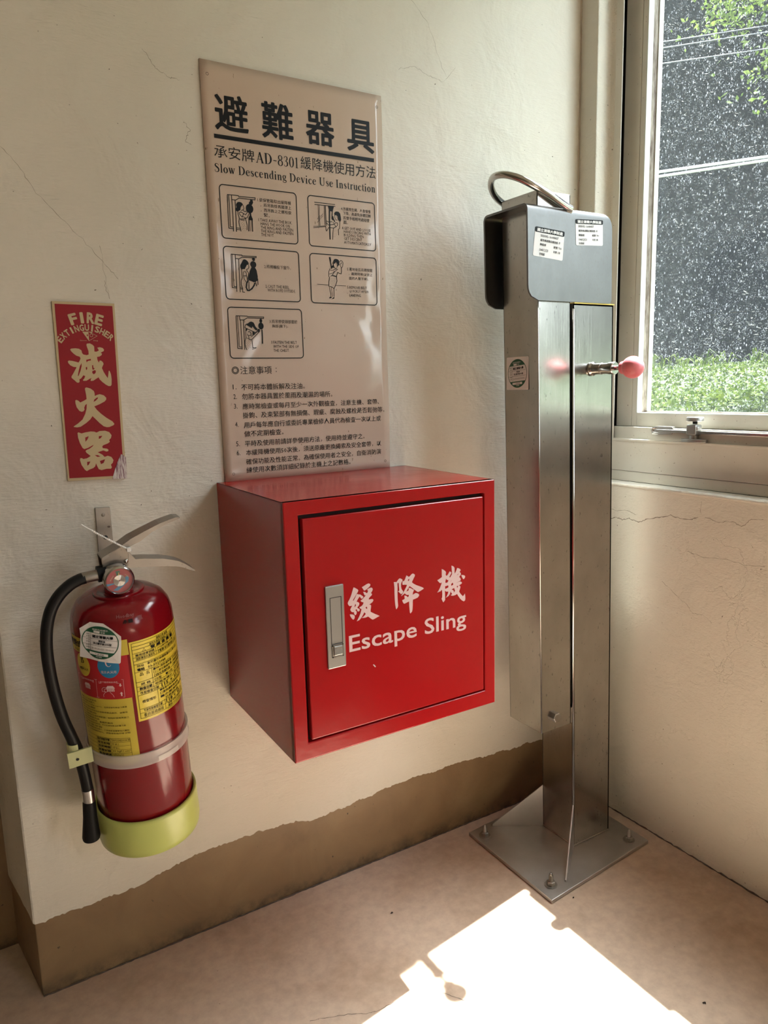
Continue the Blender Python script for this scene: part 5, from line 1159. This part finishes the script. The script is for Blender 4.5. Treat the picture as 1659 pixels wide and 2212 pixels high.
for r_ in range(1, rings + 1):
    for p_ in per: allv.append(smap(0)(p_[0] * r_ / rings, p_[1] * r_ / rings))
fs = [(0, 1 + j, 1 + (j + 1) % nn_) for j in range(nn_)]
for r_ in range(1, rings):
    for j in range(nn_):
        a_, b_ = 1 + (r_ - 1) * nn_, 1 + r_ * nn_; k_ = (j + 1) % nn_
        fs.append((a_ + j, b_ + j, b_ + k_, a_ + k_))
ST = MB().add(allv, fs).build('inspection_sticker', M_paper, ex, local=True); ST['_org'] = (0, 0, 0)
def green(q, s=1.0, R_=.0262):
    def seg(a0, a1):
        pts = [(R_ * math.cos(math.radians(a0 + (a1 - a0) * i / 20)), R_ * math.sin(math.radians(a0 + (a1 - a0) * i / 20))) for i in range(21)]
        for i in range(20):      # narrow vertical strips so that it follows the curve
            x0, x1 = pts[i][0], pts[i + 1][0]; yb = pts[0][1]
            q.m.add([q.mp(x0, yb), q.mp(x1, yb), q.mp(x1, pts[i + 1][1]), q.mp(x0, pts[i][1])], [(0, 1, 2, 3) if (pts[i][1] < yb) == (x1 < x0) else (3, 2, 1, 0)])
    seg(34, 146); seg(214, 326); q.ringl(0, 0, R_, R_, .0013, 48)
def stk_black(q):
    for y in (.0055, -.0050): q.line([(-.0245 + .0049 * i, y) for i in range(11)], .0004)
    q.line([(-.0135, .0145), (-.0135, -.0145)], .0004)
    q.text('國立清華大學', -.0105, .0185, .0075, .0120, bold=.04, res=1); q.text('陳俊雄', -.0015, .0080, .0015, .0045, bold=.02, res=1); q.text('消士證字第0090號', -.0095, .0170, -.0030, .0005, bold=.03, res=1)
    q.text('自113年02月06日至115年03月05日', -.0110, .0205, -.0115, -.0085, res=1)
    for s_, z in (('場所', .0105), ('名稱', .0070), ('檢修人員', .0015), ('證號', -.0022), ('檢查', -.0078), ('有效日期', -.0115)): q.text(s_, -.0205, -.0150, z, z + .0024, res=1)
    q.text('九豪消防', -.0060, .0075, -.0206, -.0178, res=1)
def stk_white(q):
    q.text('檢修完成標示', -.0115, .0110, .0195, .0225, res=1); q.text('年度', .0010, .0070, .0157, .0187, res=1)
def stk_white2(q): q.text('印製', -.0045, .0045, -.0246, -.0218, res=1)
def stk_box(q): q.rect(-.0150, .0130, -.0212, -.0170, 10)
def stk_box2(q): q.rect(-.0095, -.0005, .0157, .0190, 4)
for nm, mt, e_, fn in (('green_print', M_green, .0004, green), ('white_print', M_paper, .0009, stk_white), ('white_print', M_paper, .0009, stk_white2), ('white_box', M_paper, .0007, stk_box), ('white_box', M_paper, .0007, stk_box2), ('black_print', M_ink, .0010, stk_black)):
    q = Flat(smap(e_)); fn(q); q.m.build(nm, mt, ST, local=True)
# small worn maker's mark on the shoulder
def shm(r_, dz): return lambda u, v: (r_ * math.cos(-PI / 2 + u / R0), r_ * math.sin(-PI / 2 + u / R0), v)
def shoulder(u, v):
    prof = [(R0, .405), (.0757, .418), (.0722, .431), (.0655, .442), (.055, .4495)]
    r_ = R0
    s_ = v
    for i in range(4):
        if prof[i][1] <= v <= prof[i + 1][1]: t = (v - prof[i][1]) / (prof[i + 1][1] - prof[i][1]); r_ = prof[i][0] + (prof[i + 1][0] - prof[i][0]) * t
    return ((r_ + .0008) * math.cos(-PI / 2 + u / R0), (r_ + .0008) * math.sin(-PI / 2 + u / R0), v + .0004)
q = Flat(shoulder)
q.text('Hoodbay', U(-107), U(-86), .4350, .4410, res=1)
for i in range(5): q.line([(U(-84) + i * .0015, .4290), (U(-82) + i * .0015, .4350)], .0004); q.line([(U(-82) + i * .0015, .4290), (U(-84) + i * .0015, .4350)], .0004)
q.m.build('maker_mark', M_worn, ex, local=True)
q = Flat(shoulder); q.text('永龍', U(-100), U(-89), .4282, .4335, bold=.03, res=1); q.m.build('maker_print', M_ink, ex, local=True)

# ---------------------------------------------------------------- steel descent post
post = thing('descent_post', 'brushed stainless steel rescue post bolted to floor in the corner by the window', 'post', (-.2, -.165, 0))
TILT = .0235
def shear(mb):
    mb.v = [(x - TILT * z, y, z) for x, y, z in mb.v]; return mb
A_, B_, C_, D_ = (-.365, -.040), (-.368, -.318), (-.042, -.292), (-.039, -.014)
a = MB().hexa([(*A_, .0005), (*B_, .0005), (*C_, .0005), (*D_, .0005), (*A_, .0085), (*B_, .0085), (*C_, .0085), (*D_, .0085)])
BP = a.build('base_plate', M_plate, post, bevel=.0012)
tx0, tx1, ty0, ty1, ZT = -.200, -.0855, -.213, -.115, 1.2045
a = MB()
for q in ((tx0, tx0 + .003, ty0, ty1), (tx1 - .003, tx1, ty0, ty1), (tx0, tx1, ty0, ty0 + .003), (tx0, tx1, ty1 - .003, ty1)): a.box(q[0], q[1], q[2], q[3], .0085, ZT)
a.box(tx0, tx1, ty0, ty1, ZT - .003, ZT)
shear(a).build('upright_tube', M_steel, post)
a = MB().tube([(tx0 + .001, ty0 + .001, .112), (tx0 + .001, ty0 + .001, ZT - .01)], .0032, 12); shear(a).build('corner_bead', M_steel2, post, smooth=True)
a = MB().box(tx0 + .002, tx1 + .002, ty0 - .002, ty1, ZT, ZT + .0022); shear(a).build('brass_lip', M_brass, post)
# welds round the foot
for p0_, p1_ in (((tx0, ty1), (tx0, ty0)), ((tx0, ty0), (tx1, ty0)), ((tx1, ty0), (tx1, ty1))):
    a = MB()
    pts, rs = [], []
    for i in range(25):
        t = i / 24; pts.append((p0_[0] + (p1_[0] - p0_[0]) * t, p0_[1] + (p1_[1] - p0_[1]) * t, .0095)); rs.append(.0018 + .0006 * (i % 2))
    a.tube(pts, rs, 6)
    a.build('weld_bead', M_weld, post, smooth=True)
# diagonal gussets
def gusset(p_top, foot, h_, t_=.003):
    d_ = Vector((foot[0] - p_top[0], foot[1] - p_top[1])); n_ = Vector((-d_.y, d_.x)).normalized() * t_
    vs = []
    for sgn in (-1, 1):
        o_ = n_ * sgn * .5
        vs += [(p_top[0] + o_.x, p_top[1] + o_.y, .0085), (foot[0] + o_.x, foot[1] + o_.y, .0085), (foot[0] + o_.x, foot[1] + o_.y, .013), (p_top[0] + o_.x - TILT * h_, p_top[1] + o_.y, h_)]
    return MB().add(vs, [(0, 1, 2, 3), (7, 6, 5, 4), (0, 4, 5, 1), (1, 5, 6, 2), (2, 6, 7, 3)])
gusset((tx0, ty0), (-.3036, -.2925), .113).build('gusset', M_plate, post, bevel=.0004)
gusset((tx0, ty1), (-.3019, -.0500), .113).build('gusset', M_plate, post, bevel=.0004)
gusset((tx1, ty0), (-.058, -.278), .05).v and None
gusset((tx1, ty1), (-.050, -.035), .113).build('gusset', M_plate, post, bevel=.0004)
for p_, q_ in (((tx0, ty0), (-.3036, -.2925)), ((tx0, ty1), (-.3019, -.0500))):
    a = MB()
    pts = [(p_[0] + (q_[0] - p_[0]) * i / 20, p_[1] + (q_[1] - p_[1]) * i / 20 + .0015, .0092) for i in range(21)]
    a.tube(pts, [.0012 + .0005 * (i % 2) for i in range(21)], 6)
    a.build('gusset_weld', M_weld, post, smooth=True)
for x, y in ((-.3423, -.0707), (-.3364, -.2823), (-.0792, -.2673), (-.070, -.045)):
    e_ = MB().lathe([(0, .0086), (.0135, .0086), (.0135, .0104), (.0, .0104)], 32, (x, y, 0)); W_ = e_.build('washer', M_dull, post, smooth=True, auto=40)
    e_ = MB().lathe([(.0, .0104), (.0088, .0104), (.0088, .0175), (.0072, .0185), (0, .0185)], 6, (x, y, 0)); e_.build('nut', M_dull, post)
    prof = [(0, .0185)]
    for i in range(8): prof += [(.0046, .0186 + i * .0017), (.0038, .0194 + i * .0017)]
    prof += [(.0036, .0330), (.0022, .0362), (0, .0366)]
    e_ = MB().lathe(prof, 20, (x, y, 0)); e_.build('anchor_bolt', M_dull, post, smooth=True, auto=60)
# swing arm
ax0, ax1, ay0, ay1, AZ0, AZ1 = -.2925, -.2060, -.2115, -.1105, .3095, 1.4080
a = MB()
for q in ((ax0, ax0 + .003, ay0, ay1), (ax1 - .003, ax1, ay0, ay1), (ax0, ax1, ay0, ay0 + .003), (ax0, ax1, ay1 - .003, ay1)): a.box(q[0], q[1], q[2], q[3], AZ0, AZ1)
shear(a); a.v = [(x, y, z - (0.0 if z > .5 else (x + .299) * 0.0)) for x, y, z in a.v]
ARM = a.build('swing_arm', M_steel, post, bevel=.0008)
a = MB().tube([(ax0 + .0004, ay0 + .0004, AZ0), (ax0 + .0004, ay0 + .0004, AZ1 - .05)], .0016, 8); shear(a).build('arm_edge_bead', M_steel2, post, smooth=True)
a = MB().box(ax1 + .0002, tx0 - .0002, ay0 + .006, ay1, .345, ZT); shear(a).build('hinge_gap', M_dark, post)
a = MB().box(ax1, tx0, ay0 + .0015, ay1, .31, .345); shear(a).build('hinge_weld', M_weld, post)
# bolt and its weld spatter
bx, bz = -.2637, .3400
MB().lathe([(0, -.2225), (.0085, -.2225), (.0108, -.2210), (.0108, -.2115)], 6, (bx, 0, bz), 'Y').build('pivot_bolt', M_bolt, post)
MB().lathe([(0, -.2230), (.0084, -.2227)], 24, (bx, 0, bz), 'Y').build('bolt_face', M_dull, post)
# bent saddle plate
def saddle():
    mb = MB(); t_ = .0042; x0, x1 = -.3235, -.0975; yF, yR, zt, zb = -.2195, -.0905, 1.3815, 1.2065; rad = .012
    prof = []          # (y, z) outer line front bottom -> top -> rear bottom
    prof.append((yF, zb)); prof.append((yF, zt - rad))
    for i in range(1, 7):
        t = i / 6 * PI / 2; prof.append((yF + rad - rad * math.cos(t), zt - rad + rad * math.sin(t)))
    for i in range(0, 7):
        t = i / 6 * PI / 2; prof.append((yR - rad + rad * math.sin(t), zt - rad + rad * math.cos(t)))
    prof.append((yR, zb - .004))
    inn = []
    k2 = len(prof)
    for i in range(k2):
        p_, q_ = prof[max(i - 1, 0)], prof[min(i + 1, k2 - 1)]
        d_ = Vector((q_[0] - p_[0], q_[1] - p_[1])).normalized(); inn.append((prof[i][0] + d_.y * t_, prof[i][1] - d_.x * t_))
    # strips across x, with rounded free corners: x limits depend on height
    def xl(z, front):
        r_ = .026; zl = zb if front else zb - .004
        a_ = x0; b_ = x1
        if z < zl + r_:
            d_ = math.sqrt(max(0, r_ * r_ - (zl + r_ - z) ** 2)); a_ = x0 + r_ - d_
            b_ = x1 - (.004 if z < zl + .004 else 0)
        if z > zt - .022 and front:
            pass
        return a_, b_
    rows = []
    def sub(p_, q_, n_): return [(p_[0] + (q_[0] - p_[0]) * i / n_, p_[1] + (q_[1] - p_[1]) * i / n_) for i in range(n_)]
    o2, i2 = [], []
    for i in range(k2 - 1):
        n_ = 1
        if i == 0 or i == k2 - 2: n_ = 24
        o2 += sub(prof[i], prof[i + 1], n_); i2 += sub(inn[i], inn[i + 1], n_)
    o2.append(prof[-1]); i2.append(inn[-1])
    vs = []
    for i, (o_, n_) in enumerate(zip(o2, i2)):
        a_, b_ = xl(o_[1], i < len(o2) / 2)
        # rounded upper right corner of the front flange
        if i < len(o2) / 2 and o_[1] > zt - .03: b_ = x1 - (.030 - math.sqrt(max(0, .030 ** 2 - (o_[1] - (zt - .03)) ** 2)))
        elif i >= len(o2) / 2 and o_[1] > zt - .03: b_ = x1 - .03
        s_ = -TILT * o_[1]
        vs += [(a_ + s_, o_[0], o_[1]), (b_ + s_, o_[0], o_[1]), (b_ + s_, n_[0], n_[1]), (a_ + s_, n_[0], n_[1])]
    fs = []
    for i in range(len(o2) - 1):
        q, r_ = 4 * i, 4 * i + 4
        fs += [(q, q + 1, r_ + 1, r_), (q + 2, q + 3, r_ + 3, r_ + 2), (q + 3, q, r_, r_ + 3), (q + 1, q + 2, r_ + 2, r_ + 1)]
    fs += [(0, 3, 2, 1), tuple(len(vs) - 4 + i for i in (0, 1, 2, 3))]
    return mb.add(vs, fs)
SAD = saddle().build('saddle_plate', steel('satin_plate_steel', (0.185, 0.182, 0.176), 0.36, (30, 30, 30), spot_scale=260, spot_hi=.41), post, smooth=True, auto=30); SAD['_org'] = post['_org']
# hoop
hf = [(-.245, -.2195, 1.3800), (-.262, -.2195, 1.3850), (-.300, -.2190, 1.4000), (-.335, -.2140, 1.4135), (-.360, -.2000, 1.4270), (-.374, -.1800, 1.4360)]
hoop = hf + [(-.3790, -.16, 1.4390)] + [(x, -.32 - y, z + .002) for x, y, z in hf[::-1]]
hp = smooth_path(hoop, 6)
MB().tube(hp, .0066, 20).build('hoop', M_steel2, post, smooth=True, auto=60)
MB().lathe([(.0, -.009), (.006, -.0085), (.0085, -.003), (.0095, .004)], 16, (-.247, -.2140, 1.3790), 'X').build('hoop_weld', M_weld, post, smooth=True)
a = MB()
for i in range(13):      # curved tongue plate beneath the hoop
    t = i / 12; pass
pts = [(-.268 + .016 * math.sin(t / 10 * PI / 2) * 1.0, 1.380 + .028 * t / 10) for t in range(11)]
vs = [(x + .012 * (1 - i / 10) ** 2, -.2105 - .012 * (1 - i / 10) ** 2, z) for i, (x, z) in enumerate(pts)] + [(x - .045 + .0, -.2105 - .012 * (1 - i / 10) ** 2, z) for i, (x, z) in enumerate(pts)]
# locking pin with pink ball, pointing out from the tube's face
KX, KZ = -.1721, 1.0757
prof = [(.012, ty0), (.0135, ty0 - .001), (.0142, ty0 - .004), (.0118, ty0 - .0065), (.0112, ty0 - .008), (.0112, ty0 - .026), (.0120, ty0 - .0265), (.0120, ty0 - .0285), (.0108, ty0 - .029), (.0108, ty0 - .047), (.0122, ty0 - .0475), (.0125, ty0 - .0595), (.0115, ty0 - .061), (.0050, ty0 - .061), (0, ty0 - .061)]
PINB = MB().lathe(prof, 40, (KX, 0, KZ), 'Y').build('pin_barrel', M_steel2, post, smooth=True, auto=30)
MB().tube([(KX, ty0 - .058, KZ), (KX, ty0 - .090, KZ)], .0046, 20).build('pin_shaft', M_bolt, post, smooth=True)
bc = ty0 - .1045
prof = [(0, ty0 - .0765), (.0095, ty0 - .0765), (.0122, ty0 - .0790), (.0128, ty0 - .0860)]
for i in range(13):
    t = math.radians(140 - i * 140 / 12)
    prof.append((.0205 * math.sin(t), bc + .0205 * math.cos(t) * 1.0))
prof2 = [p_ for p_ in prof[:4]]
for i in range(16):
    t = math.radians(35 + i * 145 / 15); prof2.append((.0215 * math.sin(t), bc + .0215 * math.cos(t)))
MB().lathe(prof2, 48, (KX, 0, KZ), 'Y').build('pin_ball', M_pink, post, smooth=True, auto=60)

# stickers on the post (things that are stuck on it: parts)
def sticker(name, corners, y_, lines_, head):
    bl, br2, tr, tl = corners
    def mp_(lift):
        def f_(u, v):
            b_ = ((1 - u) * bl[0] + u * br2[0], (1 - u) * bl[1] + u * br2[1]); t_ = ((1 - u) * tl[0] + u * tr[0], (1 - u) * tl[1] + u * tr[1])
            return ((1 - v) * b_[0] + v * t_[0], y_ - lift, (1 - v) * b_[1] + v * t_[1])
        return f_
    q = Flat(mp_(.0004)); q.rrect(0, 1, 0, 1, .05); s_ = q.m.build(name, M_paper, post); s_['_org'] = post['_org']
    q = Flat(mp_(.0007)); q.rrect(0, 1, .82, 1, .04); q.m.build('header_band', M_ink, s_)
    q = Flat(mp_(.0010)); q.text(head, .07, .93, .85, .96, bold=.04, res=1); q.m.build('header_lettering', M_paper, s_)
    q = Flat(mp_(.0007))
    for t_, u0_, u1_, v0_ in lines_: q.text(t_, u0_, u1_, v0_, v0_ + .085, bold=.01, res=1)
    q.m.build('black_print', M_ink, s_)
    return s_
sticker('property_sticker', [(-.3424, 1.2873), (-.2656, 1.2820), (-.2610, 1.3363), (-.3362, 1.3402)], -.2196, [('5020102- 16-000037', .20, .80, .68), ('緩降機避難設備架座-不', .20, .88, .53), ('陳駿郎', .20, .40, .38), ('經費 T01', .66, .92, .36), ('104/12/23', .20, .48, .20), ('年限 5年', .66, .90, .20), ('住宿組', .20, .38, .06)], '國立清華大學財產')
sticker('property_sticker', [(-.2300, 1.3136), (-.1555, 1.3179), (-.1571, 1.3664), (-.2325, 1.3622)], -.2196, [('5020102- 16-000037', .10, .65, .69), ('緩降機避難設備架座-不', .10, .80, .52), ('陳駿郎', .10, .31, .35), ('經費 T01', .60, .84, .35), ('104/12/23', .10, .40, .18), ('年限 5年', .60, .82, .18), ('住宿組', .10, .30, .04)], '國立清華大學財產')
XS = -.3178
def amap(lift):
    c, d = math.cos(-.155), math.sin(-.155)
    return lambda u, v: (XS - lift - .00, -.1510 - (u * c - v * d) * 1.04, 1.0705 + (u * d + v * c) * 1.04)
# note: seen from -x, the viewer's right is -y
amapr = lambda lift: (lambda u, v: (-.2925 - TILT * 1.07 - .0008 - lift, -.1513 - u * 1.04, 1.0706 + v * 1.04))
q = Flat(amapr(0)); q.rrect(-.0315, .0315, -.0315, .0315, .002); RS = q.m.build('inspection_sticker', M_paper, post); RS['_org'] = post['_org']
def rotmap(lift):
    c, d = math.cos(.07), math.sin(.07)
    return lambda u, v: amapr(lift)(u * c - v * d, u * d + v * c)
for nm, mt, e_, fn in (('green_print', M_green, .0003, green), ('white_print', M_paper, .0008, stk_white), ('white_print', M_paper, .0008, stk_white2), ('white_box', M_paper, .0006, stk_box), ('white_box', M_paper, .0006, stk_box2), ('black_print', M_ink, .0009, stk_black)):
    q = Flat(rotmap(e_)); fn(q) if nm != 'green_print' else fn(q, 1.0, .0268); q.m.build(nm, mt, RS)

# ---------------------------------------------------------------- crumbs on the floor
def crumb(x, y, s_, label):
    v_ = []; r2 = random.Random(int(abs(x) * 1e4))
    for i in range(12):
        t = 2 * PI * i / 12; v_.append((x + s_ * math.cos(t) * r2.uniform(.5, 1.2), y + s_ * .6 * math.sin(t) * r2.uniform(.5, 1.2), .0001))
    top_ = [(px * .55 + x * .45, py * .55 + y * .45, .0018 + r2.uniform(0, .0008)) for px, py, _ in v_]
    o_ = MB().add(v_ + top_, [tuple(range(12, 24))] + [(i, (i + 1) % 12, (i + 1) % 12 + 12, i + 12) for i in range(12)]).build('debris', M_chip, org=(x, y, 0))
    tag(o_, label, 'debris')
crumb(-.325, -.638, .0042, 'dark dead insect or crumb on floor below the window wall')
crumb(-.655, -.160, .0030, 'small dark crumb on floor in front of the skirting')
crumb(-.318, -.300 - .028, .0026, 'tiny dark crumb beside the front corner of the base plate')

# ---------------------------------------------------------------- outside
def ground_z(x, y):
    if x < 10.5: return .30 + .098 * x + .05 * math.sin(x * 1.3 + y * .7)
    return .30 + .098 * 10.5 + (x - 10.5) * 1.55
g = MB(); xs = [0.2, .8, 1.5, 2.5, 3.5, 5, 6.5, 8, 9.5, 10.5, 11.5, 13, 15, 18, 22]; ys = [-14 + 2 * i for i in range(32)]
lawn_x = [x for x in xs if x <= 10.5]
def grid(xs_, ys_):
    vs = [(x, y, ground_z(x, y)) for x in xs_ for y in ys_]; n_ = len(ys_)
    return vs, [(i * n_ + j, (i + 1) * n_ + j, (i + 1) * n_ + j + 1, i * n_ + j + 1) for i in range(len(xs_) - 1) for j in range(n_ - 1)]
struct(MB().add(*grid(lawn_x, ys)).build('lawn_ground', M_soil, smooth=True))
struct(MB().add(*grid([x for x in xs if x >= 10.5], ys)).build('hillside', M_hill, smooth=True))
struct(MB().box(.16, .2, -14, 48, -.2, .82).box(.16, .2, -14, -4.65, .8, 2.9).box(.16, .2, -2.75, -1.16, .8, 2.9).box(.16, .2, -4.65, -2.75, .8, .9).box(.16, .2, -4.65, -2.75, 2.36, 2.9).box(.16, .2, 0.0, 48, .8, 2.9).box(.16, .2, -1.16, 0, 2.3, 2.9).build('wall_outside', M_ceil))

def leaf(mb, c, s_, rg, up=0.3, asp=1.8):
    d = Vector((rg.gauss(0, 1), rg.gauss(0, 1), rg.gauss(0, 1) + up)).normalized()
    e_ = d.cross(Vector((rg.gauss(0, 1), rg.gauss(0, 1), rg.gauss(0, 1)))).normalized()
    f_ = d.cross(e_) * (s_ / asp); e_ = e_ * s_; c = Vector(c)
    mb.add([c - e_, c + f_ * .9 - e_ * .1, c + e_, c - f_ * .9 - e_ * .1], [(0, 1, 2, 3)])
rg = random.Random(11)
# ground cover: dense where the window can see it
gc = MB()
for i in range(26000):
    D = rg.uniform(3.0, 12.5); az = math.radians(rg.uniform(42, 70)); x = -1.34 + D * math.sin(az); y = -1.30 + D * math.cos(az)
    if x > 10.4 or x < .6: continue
    z = ground_z(x, y)
    leaf(gc, (x, y, z + rg.uniform(.0, .09)), rg.uniform(.018, .04), rg, 1.2)
tag(gc.build('ground_cover', M_grass), 'short leafy green ground cover on the sunny bank outside', 'ground cover', kind='stuff')
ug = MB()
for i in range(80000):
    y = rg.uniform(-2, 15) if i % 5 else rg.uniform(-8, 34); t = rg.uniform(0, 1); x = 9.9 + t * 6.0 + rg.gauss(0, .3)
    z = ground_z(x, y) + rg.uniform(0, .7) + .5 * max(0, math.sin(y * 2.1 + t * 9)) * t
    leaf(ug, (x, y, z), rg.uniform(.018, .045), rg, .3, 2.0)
tag(ug.build('woodland', M_leafd), 'dark dense woodland undergrowth on the shade-coloured hillside behind the bank', 'woodland', kind='stuff')
tu = MB()      # loose tufts at the edge of the bank
for i in range(90):
    y = rg.uniform(2.0, 10.5); x = 9.4 + rg.uniform(-.7, .6); z = ground_z(x, y); big_ = rg.uniform(.35, 1.0)
    for j in range(10):
        a_ = rg.uniform(0, 2 * PI); h_ = rg.uniform(.10, .40) * big_; L_ = rg.uniform(.15, .45) * big_; w_ = .010
        p_ = [Vector((x, y, z)), Vector((x + L_ * .4 * math.cos(a_), y + L_ * .4 * math.sin(a_), z + h_ * .9)), Vector((x + L_ * math.cos(a_), y + L_ * math.sin(a_), z + h_ * .6))]
        s_ = Vector((-math.sin(a_), math.cos(a_), 0)) * w_
        tu.add([p_[0] - s_, p_[0] + s_, p_[1] + s_, p_[1] - s_, p_[2]], [(0, 1, 2, 3), (3, 2, 4)])
tag(tu.build('grass_tufts', M_grass), 'loose grassy tufts along the top edge of the sunny bank', 'grass', kind='stuff')

def tree(name, x, y, h_, cr, cz, n_, mat_, ls, seed, label, group=None):
    r_ = random.Random(seed); z0 = ground_z(x, y) - .1
    t = thing(name, label, 'tree', (x, y, z0), group)
    pts, rs = [], []
    for i in range(9):
        k_ = i / 8; pts.append((x + .25 * math.sin(k_ * 3 + seed), y + .2 * math.sin(k_ * 4 + seed * 2), z0 + h_ * k_)); rs.append(.16 * (1 - k_ * .75))
    tr = MB().tube(pts, rs, 10)
    for b in range(9):
        k_ = r_.uniform(.3, .95); a_ = r_.uniform(0, 2 * PI); i = int(k_ * 8); p_ = Vector(pts[i]); q_ = p_ + Vector((math.cos(a_) * cr * .7, math.sin(a_) * cr * .7, r_.uniform(.2, .8)))
        tr.tube([p_, p_.lerp(q_, .5) + Vector((0, 0, .1)), q_], [.05, .035, .012], 6)
    tr.build('trunk', M_bark, t)
    cm = MB(); cl = [(r_.gauss(0, .5) * cr, r_.gauss(0, .5) * cr, r_.uniform(-1, 1) * cr * 1.1) for _ in range(26)]
    for i in range(n_):
        c_ = r_.choice(cl); p_ = (x + c_[0] + r_.gauss(0, .22) * cr, y + c_[1] + r_.gauss(0, .22) * cr, z0 + cz + c_[2] + r_.gauss(0, .18) * cr)
        leaf(cm, p_, r_.uniform(.6, 1.2) * ls, r_, .5)
    cm.build('crown', mat_, t)
    return t
tree('broadleaf_tree', 5.10, 2.30, 3.8, .80, 3.45, 9000, M_leaf, .030, 5, 'sunlit broadleaf tree with bright green leaves outside at right of window')
pl = MB().tube([(8.52, 6.72, .9), (8.52, 6.72, 5.3), (8.50, 6.74, 5.42), (8.44, 6.80, 5.5)], [.045, .040, .036, .03], 12).build('utility_pole', M_pole, smooth=True, org=(8.45, 6.8, .9))
tag(pl, 'slim grey pole with a bent top standing outside near left edge of glass', 'pole')
# overhead lines
def cable(p0_, p1_, r_, sag, mt, label, name='overhead_cable'):
    p0_, p1_ = Vector(p0_), Vector(p1_); d_ = (p1_ - p0_)
    pts = []
    for i in range(41):
        t = -1.2 + 3.4 * i / 40; pts.append(p0_ + d_ * t * 3.0 + Vector((0, 0, sag * (t - .5) ** 2 * 1.0)))
    o_ = MB().tube(pts, r_, 8).build(name, mt, smooth=True, org=tuple(pts[20])); tag(o_, label, 'cable')
CAM = Vector((-1.33956, -1.30364, 1.05))
def at(d_, t): return CAM + Vector(d_) * t
cable((2.6655, 1.9350, 2.3210), (3.0, 1.4245, 2.3220), .0085, 0, M_cable, 'upper of two thick white cables crossing outside the window')
cable((2.6620, 1.9300, 2.2930), (2.9960, 1.4200, 2.3010), .0085, 0, M_cable, 'lower of two thick white cables crossing outside the window')
cable((3.9, 2.95, 3.684), (4.46, 2.40, 3.708), .0045, 0, M_cabled, 'topmost thin cable high outside the window')
cable((3.895, 2.945, 3.637), (4.456, 2.397, 3.662), .0045, 0, M_cabled, 'thin cable just under the topmost one outside')
cable((3.9, 2.72, 3.47), (4.46, 2.30, 3.52), .0045, 0, M_cabled, 'lowest of the three thin cables outside the window')
